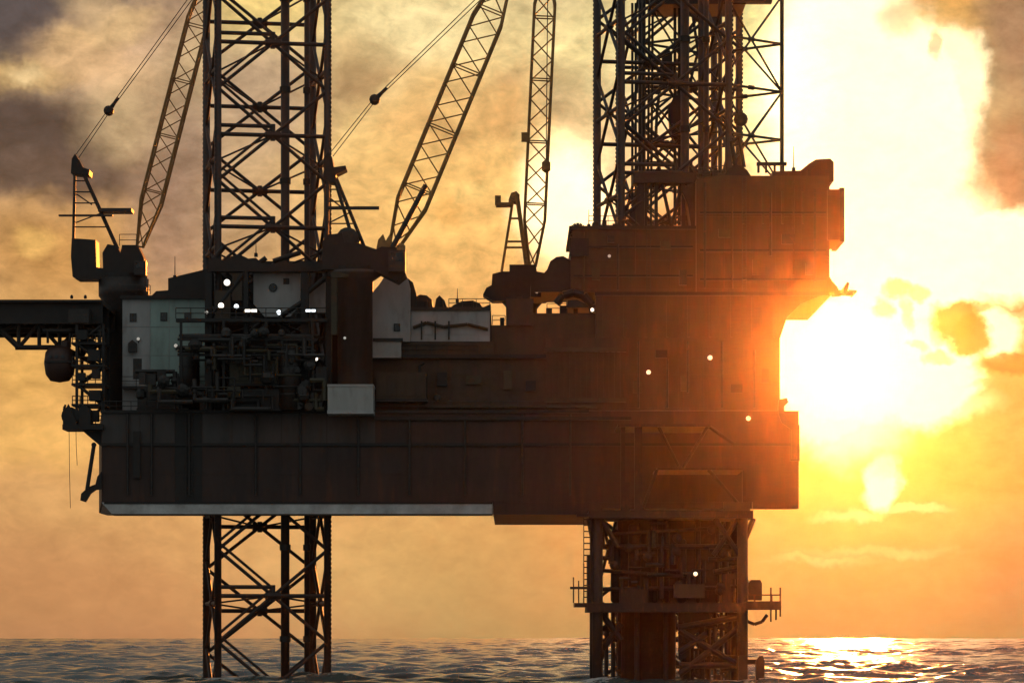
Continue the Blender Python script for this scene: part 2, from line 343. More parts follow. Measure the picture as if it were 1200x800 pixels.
# ------------------------------------------------------------------ hull
Z_DECK = W(0, 481).z; Z_BOT = W(0, 588).z; Z_LOW = W(0, 602.5).z
def build_hull():
    t = thing('rig_hull', 'long dark brown steel hull of the jack-up rig carrying cranes and houses', 'hull', (-7, 20, Z_BOT))
    xl, xr, xs_ = W(119, 0).x, W(936, 0).x, W(882, 0).x
    b = MB().hprism([(xl, 0), (xs_, 0), (27, 60), (13, 60), (12, 46), (-53.0, 46), (-53.0, 38)], Z_BOT + .02, Z_DECK - .02)
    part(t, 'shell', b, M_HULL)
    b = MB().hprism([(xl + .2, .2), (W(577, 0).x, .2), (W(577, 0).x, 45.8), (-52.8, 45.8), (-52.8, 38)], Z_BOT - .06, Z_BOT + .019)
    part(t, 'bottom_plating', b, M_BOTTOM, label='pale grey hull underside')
    part(t, 'bottom_skirt', MB().box(W(578, 0).x, W(706, 0).x, .05, 40, Z_LOW, Z_BOT + .019), M_HULL)
    part(t, 'bottom_skirt', MB().box(W(706, 0).x, xs_ - .1, .07, 30, W(0, 595.5).z, Z_BOT + .018), M_HULL)
    part(t, 'end_sponson', MB().box(xs_ + .01, xr, .01, 3, W(0, 595.5).z, Z_DECK - .03), M_HULL)
    part(t, 'bilge_keel', MB().box(xl + .3, W(577, 0).x, -.05, .12, Z_BOT - .22, Z_BOT + .01), M_DARK)
    ya = .5; p0 = [W(119, 588.3, 0), W(577, 588.3, 0)]; p1 = [W(131, 601.8, ya), W(577, 601.8, ya)]  # sloped band added in place of the sea-lit underside strip
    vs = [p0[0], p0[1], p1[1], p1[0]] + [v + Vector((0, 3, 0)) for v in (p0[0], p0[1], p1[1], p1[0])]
    part(t, 'bounce_strip', MB()._add(vs, [(0, 1, 2, 3), (7, 6, 5, 4), (0, 4, 5, 1), (1, 5, 6, 2), (2, 6, 7, 3), (3, 7, 4, 0)]), M_BOTTOM, label='added pale band standing in for the hull underside lit by the sea')
    part(t, 'keel_edge', MB().box(p1[0].x, p1[1].x, ya - .05, ya + 2.9, p1[0].z - .14, p1[0].z - .002), M_BROWN)
    # plating in strakes, each plate a little proud of the shell
    cols = [119, 164, 205, 237, 272, 330, 383, 440, 510, 578, 648, 712, 770, 830, 884, 936]
    rows = [481, 520, 556, 588]
    for j in range(3):
        for i in range(len(cols) - 1):
            x0, x1 = W(cols[i], 0).x + .03, W(cols[i + 1], 0).x - .03
            z1, z0 = W(0, rows[j]).z - .03, W(0, rows[j + 1]).z + .03
            pr = .02 + random.random() * .05
            m = M_HULLG if (j == 0 and cols[i] in (119, 164, 237, 272, 330, 383)) else M_HULL
            if cols[i] == 205: m = M_DARK
            part(t, 'hull_plate', MB().box(x0, x1, -pr, -.001, z0, z1), m)
    part(t, 'rubbing_strake', MB().box(xl, xr, -.32, -.08, W(0, 522.5).z, W(0, 519).z), M_DARK)
    part(t, 'deck_edge', MB().box(xl - .1, W(690, 0).x, -.35, .3, Z_DECK - .3, Z_DECK + .05), M_DARK)
    for px in (150, 178, 222, 300, 352, 420, 480, 545, 612, 668):
        x = W(px, 0).x
        b = MB().tube((x, -.28, Z_DECK - .4), (x, -.28, Z_BOT + .8), .14, 6)
        part(t, 'drain_pipe', b, M_STEEL)
    b = MB()
    for k in range(22):
        z = Z_BOT + .8 + k * .42; x = W(222, 0).x
        b.tube((x - .35, -.3, z), (x + .35, -.3, z), .035, 5)
    for s in (-.35, .35): b.tube((W(222, 0).x + s, -.3, Z_BOT + .5), (W(222, 0).x + s, -.3, Z_DECK), .05, 5)
    part(t, 'hull_ladder', b, M_STEEL)
    part(t, 'fairlead', MB().pbox(156, 505, 164, 560, -.5, -.08), M_DARK)
    railing(t, [(xl, .1, Z_DECK), (W(205, 0).x, .1, Z_DECK)])
    railing(t, [(W(440, 0).x, .1, Z_DECK), (W(640, 0).x, .1, Z_DECK)])
    return t
build_hull()

# ------------------------------------------------------------------ lattice legs
def build_leg(label, cpx, cy, zoff, rot=11, side=13.0, lo=-1, hi=8, m=M_LEG, rc=.43, extra=True):
    cx = W(cpx, 0, cy).x; c = Vector((cx, cy, -6))
    t = thing('lattice_leg', label, 'rig leg', c, 'open lattice legs of the rig')
    h = side / 2; ca, sa = math.cos(R(rot)), math.sin(R(rot))
    K = [Vector((cx + x * ca - y * sa, cy + x * sa + y * ca, 0)) for x, y in ((-h, -h), (h, -h), (h, h), (-h, h))]
    bay = 10.86; zk = lambda k: 10.0 + zoff + bay * k
    ztop = min(89.5, zk(hi) + 3)
    cc = Vector((cx, cy, 0))
    for p in K:
        o = part(t, 'chord', MB().tube(p + Vector((0, 0, -6)), p + Vector((0, 0, ztop)), rc, 12), m, smooth=True)
        d = (p - cc).normalized(); rb = MB(); s = Vector((-d.y, d.x, 0))
        q = p + d * (rc + .02)
        for i in range(int((ztop + 5) / .55)):
            z = -5 + i * .55
            a = q - s * .09; b_ = q + s * .09 + d * .09
            rb.box(min(a.x, b_.x), max(a.x, b_.x), min(a.y, b_.y), max(a.y, b_.y), z, z + .3)
        part(o, 'rack', rb, M_DARK, kind='stuff')
    fr = lambda i, k: 10 + zoff + bay * k if i == 0 else ((8.3 + zoff + bay * .94 * k) if i == 2 else (9.15 + zoff + bay * .97 * k))
    for k in range(lo, hi + 2):
        for i in range(4):
            z = fr(i, k); hb = bay * (1, .97, .94, .97)[i] / 2
            if z > ztop - .5: continue
            a, b = K[i], K[(i + 1) % 4]
            za = Vector((0, 0, z)); mid = (a + b) / 2 + za
            bar(t, 'horizontal_brace', a + za, b + za, .25, m)
            if i == 0: bar(t, 'horizontal_brace', a + za + Vector((0, 0, 1.05)), mid + Vector((0, 0, 1.05)), .24, m)
            for p in (a, b):
                for dz in (-hb, hb):
                    if z + dz < ztop and z + dz > -6:
                        bar(t, 'diagonal_brace', mid, p + Vector((0, 0, z + dz)), .21, m)
                        if i == 0 and p is a: bar(t, 'diagonal_brace', mid + Vector((0, 0, .9)), p + Vector((0, 0, min(ztop, z + dz + .9))), .17, m)
            e = (b - a).normalized()
            part(t, 'node_joint', MB().tube(mid - e * .9, mid + e * .9, .46, 8), m)
            part(t, 'node_joint', MB().tube(mid - Vector((0, 0, .65)), mid + Vector((0, 0, 1.3 if i == 0 else .65)), .3, 8), m)
        z = fr(1, k)
        if z < ztop - 1:
            mids = [(K[i] + K[(i + 1) % 4]) / 2 + Vector((0, 0, fr(i, k))) for i in range(4)]
            for i in range(4): bar(t, 'plan_brace', mids[i], mids[(i + 1) % 4], .12, m, 6)
    if extra:
        # raw water pipes standing inside the leg
        for f, rr, name in ((.60, .52, 'water_caisson'), (.80, .32, 'riser_pipe')):
            p = K[0].lerp(K[1], f) + Vector((0, 2.4, 0))
            o = part(t, name, MB().tube(p + Vector((0, 0, -5)), p + Vector((0, 0, ztop - 1)), rr, 10), m, smooth=True)
            for k in range(lo, hi + 1):
                z = zk(k) + bay * .5
                if z < ztop - 2: part(o, 'pipe_clamp', MB().tube(p + Vector((0, 0, z)), p + Vector((0, 0, z + .7)), rr + .14, 10), M_DARK)
    return t
build_leg('left lattice leg rising between the two left cranes and reaching down to the sea', 312, 9.2, 0)
build_leg('right lattice leg with its bare left edge against pale sky, beside the drilling derrick', 776, 16.5, -3.6, side=13.3, rc=.47)
build_leg('rear lattice leg seen through the right leg, behind the drill floor', 795, 49, 1.0, rc=.44, extra=False)

# ------------------------------------------------------------------ lattice boom used by the cranes
def boom(t, foot, tip, w, d, m, pitch=2.4, rc=.13, head=.18):
    e = bpy.data.objects.new('boom', None); COL.objects.link(e); _hook(e, t)
    foot = Vector(foot); tip = Vector(tip); ax = (tip - foot); L = ax.length; ax.normalize()
    s = ax.cross(Vector((0, 1, 0))); s.normalize(); u = ax.cross(s); u.normalize()
    def ring(f):
        k = min(1, .3 + f / .16 * .7) if f < .16 else (min(1, .35 + (1 - f) / head * .65) if f > 1 - head else 1)
        c = foot + ax * (L * f)
        return [c + s * (sx * w / 2 * k) + u * (sy * d / 2 * k) for sx, sy in ((-1, -1), (1, -1), (1, 1), (-1, 1))]
    fs = [0, .16, 1 - head, 1]
    for i in range(4):
        part(e, 'boom_chord', MB().path([ring(f)[i] for f in fs], rc, 8), m)
    n = int(L / pitch)
    def b2(p, q, r):
        d_ = q - p; o = bar(e, 'boom_lacing', p, q, r, m, 6); return o
    for k in range(n):
        A, B = ring(k / n), ring((k + 1) / n)
        for i in range(4):
            j = (i + 1) % 4
            if k % 2 == 0: b2(A[i], B[j], rc * .5)
            else: b2(A[j], B[i], rc * .5)
        if k % 3 == 0:
            for i in range(4): b2(A[i], A[(i + 1) % 4], rc * .5)
    part(e, 'boom_head', MB().lathe(tip, [(.55, -.5), (.6, -.4), (.6, .4), (.55, .5)], 12, 'X'), m)
    return e

def ropes(t, a, b, blk, tip):
    for dx in (-.22, .22):
        o = Vector((dx, 0, dx * -.6))
        part(t, 'pendant_line', MB().tube(a + o, blk + o * .6, .05, 5), M_ROPE)
        part(t, 'pendant_line', MB().tube(blk + o * .6, tip + o, .055, 5), M_ROPE)
    d = (tip - blk).normalized()
    g = MB(); g.lathe(blk, [(.3, -.45), (.62, -.3), (.62, .3), (.3, .45)], 12, 'Y'); g.tube(blk, blk + d * 2.0, .34, 8, .12)
    part(t, 'bridle_block', g, M_DARK)

def build_crane_left():
    y = 20; c = W(145, 480, y)
    t = thing('pedestal_crane', 'left pedestal crane above the helideck, its slim boom vanishing behind the left leg', 'crane', c, 'deck cranes of the rig')
    P = lambda a, b, dy=0: W(a, b, y + dy)
    part(t, 'pedestal', MB().lathe((P(145, 0).x, y, 0), [(2.7, P(0, 485).z), (2.7, P(0, 352).z), (3.1, P(0, 347).z), (3.1, P(0, 327).z)], 20), M_STEEL, smooth=True)
    part(t, 'slew_ring', MB().lathe((P(145, 0).x, y, 0), [(2.9, P(0, 327).z), (2.9, P(0, 322).z)], 20), M_DARK)
    part(t, 'machine_house', MB().prism([(121, 323), (120, 296), (126, 286), (137, 288), (141, 297), (143, 287), (161, 287), (166, 297), (169, 304), (166, 323)], y - 2, y + 2), M_DARK)
    part(t, 'counterweight', MB().prism([(85, 324), (83, 300), (84, 279), (112, 281), (113, 313), (125, 315), (125, 327), (90, 327)], y - 1.8, y + 1.8), M_DARK)
    b = MB().pbox(157, 305, 171, 322, y - 3.0, y - 1.9); cab = part(t, 'operator_cab', b, M_STEEL)
    part(cab, 'cab_window', MB().pbox(159, 307, 169, 314, y - 3.06, y - 3.01), M_GLASS)
    for dy in (-1.3, 1.3):
        part(t, 'mast_leg', MB().path([P(88, 183, dy), P(86, 282, dy)], .2), M_STEEL)
        part(t, 'mast_leg', MB().path([P(91, 188, dy), P(138, 292, dy)], .27), M_STEEL)
    part(t, 'mast_head', MB().prism([(83, 203), (84, 186), (88, 180), (93, 189), (97, 196), (105, 199), (104, 205)], y - 1.6, y + 1.6), M_DARK)
    for py in (212, 225, 238, 252, 266): part(t, 'mast_rung', MB().path([P(86, py, -1.3), P(88 + (py - 183) * .43, py, -1.3)], .09), M_STEEL)
    bar(t, 'mast_brace', P(86, 225), P(108, 240), .08, M_STEEL); bar(t, 'mast_brace', P(86, 262), P(118, 250), .08, M_STEEL)
    part(t, 'mast_walkway', MB().box(P(71, 0).x, P(134, 0).x, y - 1.9, y - 1.35, P(0, 255.5).z, P(0, 253.5).z), M_STEEL)
    part(t, 'mast_walkway', MB().box(P(117, 0).x, P(156, 0).x, y - 1.9, y + 1, P(0, 250).z, P(0, 246).z), M_STEEL)
    railing(t, [P(140, 288, -1.5), P(160, 288, -1.5)], 1.4)
    foot, tip = P(164, 289), P(247, -34)
    boom(t, foot, tip, 2.5, 2.2, M_YELLOW, 2.2, .15)
    ropes(t, P(90, 184), None, P(127.5, 130), tip)
    return t
build_crane_left()

def build_crane_mid():
    y = -1.5; c = W(416, 480, y)
    t = thing('pedestal_crane', 'middle pedestal crane right of the left leg with a heavy boom leaning right', 'crane', c, 'deck cranes of the rig')
    P = lambda a, b, dy=0: W(a, b, y + dy)
    part(t, 'pedestal', MB().lathe((P(416, 0).x, y + .2, 0), [(2.05, P(0, 451).z), (2.05, P(0, 330).z), (3.2, P(0, 322).z), (3.2, P(0, 318).z)], 20), M_HULLG, smooth=True)
    part(t, 'slew_ring', MB().lathe((P(416, 0).x, y + .2, 0), [(2.9, P(0, 318).z), (2.9, P(0, 313).z)], 20), M_DARK)
    part(t, 'machine_house', MB().prism([(377, 315), (378, 283), (384, 275), (401, 273), (404, 284), (421, 285), (432, 289), (441, 292), (447, 289), (470, 290), (473, 300), (470, 312), (476, 322), (466, 330), (442, 318)], y - 2, y + 2.2), M_DARK)
    part(t, 'winch_drum', MB().lathe(P(408, 281), [(.9, -1.6), (1.3, -1.5), (1.3, -1.2), (.8, -1.1), (.8, 1.1), (1.3, 1.2), (1.3, 1.5)], 14, 'Y'), M_STEEL)
    cab = part(t, 'operator_cab', MB().pbox(455, 293, 475, 318, y - 3.2, y - 1.95), M_STEEL)
    part(cab, 'cab_window', MB().pbox(458, 296, 472, 306, y - 3.26, y - 3.21), M_GLASS)
    for dy in (-1.2, 1.2):
        part(t, 'mast_leg', MB().path([P(385, 183, dy), P(383, 281, dy)], .24), M_STEEL)
        part(t, 'mast_leg', MB().path([P(387, 192, dy), P(421 + dy * 4.5, 288, dy)], .24), M_STEEL)
    part(t, 'mast_head', MB().prism([(379, 212), (379, 186), (384, 178), (389, 184), (391, 196), (405, 194), (406, 198), (394, 204), (392, 214)], y - 1.5, y + 1.5), M_DARK)
    part(t, 'mast_walkway', MB().box(P(384, 0).x, P(445, 0).x, y - 1.8, y - 1.3, P(0, 247.5).z, P(0, 244).z), M_STEEL)
    for py in (222, 236, 262): part(t, 'mast_rung', MB().path([P(384, py, -1.2), P(386 + (py - 183) * .36, py, -1.2)], .09), M_STEEL)
    bar(t, 'mast_brace', P(384, 262), P(412, 248), .09, M_STEEL); bar(t, 'mast_brace', P(384, 230), P(404, 246), .09, M_STEEL)
    foot, tip = P(461, 291), P(595, -34)
    boom(t, foot, tip, 3.5, 2.4, M_YELLOW, 2.5, .17)
    ropes(t, P(388, 182), None, P(439, 117), tip)
    part(t, 'boom_stop', MB().path([P(460, 290, -1), P(499, 217, -1)], .34), M_STEEL)
    part(t, 'hook_block', MB().lathe(P(470, 292, -2.3), [(.2, -.7), (.5, -.4), (.5, .4), (.2, .7)], 10), M_YELLOW)
    part(t, 'sheave_frame', MB().prism([(441, 292), (443, 281), (449, 274), (452, 282), (457, 274), (461, 288)], y - .8, y - .2), M_YELLOW)
    return t
build_crane_mid()

def build_crane_back():
    y = 34; c = W(612, 400, y)
    t = thing('pedestal_crane', 'farthest pedestal crane between middle crane and drill floor with an almost upright boom', 'crane', c, 'deck cranes of the rig')
    P = lambda a, b, dy=0: W(a, b, y + dy)
    part(t, 'pedestal', MB().lathe((P(612, 0).x, y, 0), [(1.9, P(0, 478).z), (1.9, P(0, 362).z), (3, P(0, 350).z)], 18), M_STEEL, smooth=True)
    part(t, 'machine_house', MB().prism([(577, 352), (566, 345), (570, 337), (576, 334), (577, 321), (588, 318), (597, 318), (597, 310), (628, 310), (629, 318), (640, 320), (648, 312), (656, 318), (655, 340), (640, 352)], y - 2, y + 2), M_DARK)
    for dy in (-1.3, 1.3):
        part(t, 'mast_leg', MB().path([P(602, 229, dy), P(588, 318, dy)], .2), M_YELLOW)
        part(t, 'mast_leg', MB().path([P(606, 229, dy), P(617, 311, dy)], .32), M_YELLOW)
    part(t, 'mast_head', MB().prism([(596, 234), (599, 226), (605, 224), (609, 228), (609, 238)], y - 1.5, y + 1.5), M_YELLOW)
    for py in (256, 283, 290): part(t, 'mast_rung', MB().path([P(602 - (py - 229) * .157, py, -1.3), P(606 + (py - 229) * .134, py, -1.3)], .15), M_YELLOW)
    part(t, 'mast_walkway', MB().box(P(581, 0).x, P(600, 0).x, y - 1.7, y + 1.2, P(0, 242).z, P(0, 239).z), M_YELLOW)
    part(t, 'warning_horn', MB().pbox(580, 229, 587, 240, y - .4, y + .4), M_YELLOW)
    boom(t, P(624, 312), P(640, -28), 2.6, 1.8, M_YELLOW, 2.6, .19, .1)
    part(t, 'hoist_rope', MB().tube(P(642, -26, -1), P(640, 190, -1), .06, 5), M_ROPE)
    part(t, 'hook_block', MB().lathe(P(640, 195, -1), [(.2, -.8), (.55, -.5), (.55, .5), (.2, .8)], 10), M_YELLOW)
    part(t, 'boom_walkway', MB().box(P(611, 0).x, P(620, 0).x, y - 1.4, y - 1.0, P(0, 168).z, P(0, 157).z), M_YELLOW)
    return t
build_crane_back()

# ------------------------------------------------------------------ helideck, lifeboat and gear on the left end
def build_left_end():
    y0 = 4
    t = thing('helideck', 'dark flat helideck cantilevered off the rig at the left edge', 'helideck', W(40, 380, 12))
    zt, zb = W(0, 351, y0).z, W(0, 357, y0).z
    part(t, 'deck_plate', MB().hprism([(-70, 10), (-66, 4), (W(120, 0, y0).x, 4), (W(120, 0, y0).x, 24), (-66, 24), (-70, 18)], zb, zt), M_DARK)
    for y in (4.3, 10.5, 17, 23.5):
        part(t, 'deck_girder', MB().box(-66, W(120, 0, y0).x, y - .2, y + .2, W(0, 379, y0).z, zb), M_DARK)
    for px in (-20, 0, 22, 44, 66, 90, 110):
        x = W(px, 0, y0).x
        part(t, 'cross_beam', MB().box(x - .18, x + .18, 4.55, 23.2, W(0, 375, y0).z, zb - .02), M_DARK)
    part(t, 'safety_net', MB().box(-70.5, W(118, 0, y0).x, 3.0, 3.98, zt - .35, zt - .22), M_STEEL)
    for y in (5.5, 22):
        P = lambda a, b: W(a, b, y)
        bar(t, 'truss_chord', P(-6, 380), P(22, 407), .34, M_DARK)
        bar(t, 'truss_chord', P(18, 407), P(74, 407), .3, M_DARK)
        bar(t, 'truss_chord', P(74, 407), P(118, 430), .3, M_DARK)
        for a, b in (((22, 378), (22, 407)), ((22, 407), (46, 379)), ((46, 379), (70, 407)), ((46, 379), (46, 407)), ((70, 378), (70, 407)), ((70, 407), (96, 379)), ((4, 388), (22, 379)), ((96, 379), (96, 418)), ((96, 418), (118, 380))):
            bar(t, 'truss_brace', P(*a), P(*b), .24, M_DARK)
    part(t, 'fuel_skid', MB().pbox(80, 362, 104, 378, 1.6, 3.9), M_STEEL)
    for px in (84, 100): part(t, 'deck_light', MB().lathe(W(px, 350, y0 + 1), [(.15, 0), (.2, .25), (.1, .45)], 8), M_GLASS)

    t = thing('lifeboat', 'rounded dark enclosed lifeboat slung under the helideck at the left', 'lifeboat', W(68, 446, 3))
    a, b = W(50, 0, 3).x, W(87, 0, 3).x; c = W(0, 424, 3); L = b - a
    hb = MB(); prof = [(0, .05), (.06, .62), (.2, .92), (.5, 1.0), (.8, .92), (.94, .62), (1, .05)]
    vs = []; n = 16
    for f, k in prof:
        for i in range(n):
            th = 2 * math.pi * i / n; r = k
            vs.append((a + L * f, 4.2 + 1.6 * r * math.cos(th), c.z + (2.35 * r * math.sin(th) if math.sin(th) < 0 else 2.1 * r * math.sin(th) ** .8)))
    hb._add(vs, [(j * n + i, j * n + (i + 1) % n, (j + 1) * n + (i + 1) % n, (j + 1) * n + i) for j in range(len(prof) - 1) for i in range(n)] + [tuple(range(n)), tuple(range((len(prof) - 1) * n, len(prof) * n))])
    part(t, 'hull', hb, M_ORANGE, smooth=True)
    part(t, 'rubbing_band', MB().box(a + .3, b - .3, 2.5, 5.9, c.z - .12, c.z + .12), M_DARK)
    part(t, 'conning_hatch', MB().lathe((a + L * .7, 4.2, c.z + 1.8), [(.6, 0), (.6, .7), (.45, .85)], 10), M_ORANGE)
    for f in (.25, .45, .65): part(t, 'porthole', MB().lathe((a + L * f, 2.62, c.z + .6), [(.2, -.1), (.2, .1)], 10, 'Y'), M_GLASS)

    t = thing('davit_frame', 'black davit arms holding the lifeboat beside the stair tower', 'davit', W(95, 450, 3))
    for px in (56, 82):
        P = lambda q, r: W(q, r, 4.2)
        part(t, 'davit_arm', MB().path([P(px, 386), P(px, 402)], .16), M_DARK)
        part(t, 'davit_arm', MB().path([P(px, 388), P(px + 34, 388), P(px + 36, 420)], .24), M_DARK)
    part(t, 'davit_beam', MB().path([W(50, 388, 4.4), W(120, 388, 4.4)], .3), M_DARK)
    part(t, 'davit_winch', MB().lathe(W(104, 405, 4), [(.9, -1), (.9, -.8), (.5, -.7), (.5, .7), (.9, .8), (.9, 1)], 12, 'Y'), M_DARK)

    t = thing('stair_tower', 'cluttered black escape stair tower with gaps of sky at the hull\'s left corner', 'stair tower', W(104, 500, 4))
    X = [W(p, 0, 2).x for p in (90, 121)]; Y = (2, 7); zt, zb = W(0, 380, 2).z, W(0, 500, 2).z
    for x in X:
        for y in Y: part(t, 'post', MB().box(x - .16, x + .16, y - .16, y + .16, zb, zt), M_DARK)
    lv = [402, 428, 450, 474, 497]
    for i, py in enumerate(lv):
        z = W(0, py, 2).z
        part(t, 'landing', MB().box(X[0] - .6, X[1] + .2, Y[0] - .3, Y[1] + .3, z - .16, z + .1), M_DARK)
        railing(t, [(X[0] - .5, Y[0] - .2, z), (X[1], Y[0] - .2, z)], 1.0, .06, .9)
        if i:
            za = W(0, lv[i - 1], 2).z; xs = X if i % 2 else X[::-1]
            st = MB(); n = 9
            for k in range(n):
                f = (k + .5) / n; x = xs[0] + (xs[1] - xs[0]) * f; zz = za + (z - za) * f
                st.box(x - .16, x + .16, 3.4, 4.6, zz - .05, zz + .05)
            for yy in (3.35, 4.65): st.tube((xs[0], yy, za), (xs[1], yy, z), .12, 5)
            part(t, 'stair_flight', st, M_DARK, kind='stuff')
    for i, (px, py, w, h) in enumerate(((96, 392, 12, 11), (110, 416, 14, 13), (95, 441, 9, 9), (111, 463, 14, 12), (97, 486, 16, 12), (112, 438, 9, 10), (108, 487, 14, 13))):
        part(t, 'equipment_box', MB().pbox(px - w / 2, py - h / 2, px + w / 2, py + h / 2, 1.2 + .2 * (i % 3), 2.6 + .3 * (i % 2)), M_DARK)
    for a, b in (((92, 404), (119, 426)), ((119, 430), (92, 450)), ((92, 452), (119, 474)), ((90, 498), (75, 476)), ((118, 382), (92, 402))):
        bar(t, 'cross_brace', W(*a, 1.9), W(*b, 1.9), .16, M_DARK)

    t = thing('mooring_winch', 'black mooring winch on a bracket platform left of the hull', 'winch', W(88, 500, 1))
    part(t, 'platform', MB().pbox(73, 497, 121, 503, -1, 4), M_DARK)
    part(t, 'bracket', MB().prism([(95, 503), (121, 503), (121, 524), (116, 521), (104, 511)], .8, 1.5), M_DARK)
    part(t, 'drum', MB().lathe(W(84, 488, 1), [(1.05, -1.4), (1.05, -1.15), (.6, -1.1), (.6, 1.1), (1.05, 1.15), (1.05, 1.4)], 14, 'Y'), M_DARK)
    part(t, 'motor_housing', MB().prism([(92, 497), (92, 478), (99, 474), (106, 480), (106, 497)], -.4, 2.4), M_DARK)
    part(t, 'side_frame', MB().prism([(75, 497), (76, 480), (80, 473), (84, 480), (90, 497)], -.8, -.45), M_DARK)
    part(t, 'davit_post', MB().path([W(75, 497, 1), W(75, 478, 1), W(77, 474, 1)], .14), M_DARK)

    t = thing('stowed_anchor', 'black anchor hanging on its shank at the hull\'s lower left corner', 'anchor', W(103, 590, -.6))
    P = lambda a, b: W(a, b, -.6)
    part(t, 'shank', MB().tube(P(110, 522), P(102, 574), .24, 8), M_DARK)
    part(t, 'crown', MB().prism([(94, 586), (95, 578), (104, 570), (112, 567), (113, 573), (106, 578), (100, 588)], -1.0, -.2), M_DARK)
    part(t, 'fluke', MB().prism([(110, 574), (114, 558), (119, 552), (119, 573)], -.9, -.3), M_DARK)
    part(t, 'stock', MB().tube(P(104, 571) + Vector((0, -1.1, 0)), P(104, 571) + Vector((0, 1.1, 0)), .16, 8), M_DARK)
    part(t, 'shackle', MB().lathe(P(110, 521), [(.3, -.1), (.3, .1)], 10, 'Y'), M_DARK)
    for px, e, lab in ((81, 595, 'thin mooring line hanging from the winch, left one of two'), (89, 545, 'thin mooring line hanging from the winch, right one and shorter')):
        t = thing('mooring_line', lab, 'rope', W(px, e, .5), 'mooring lines under the winch')
        part(t, 'line', MB().path([W(px, 503, .5), W(px + .4, (503 + e) / 2, .5), W(px + 1.5, e, .5)], .035, 5), M_ROPE)
build_left_end()

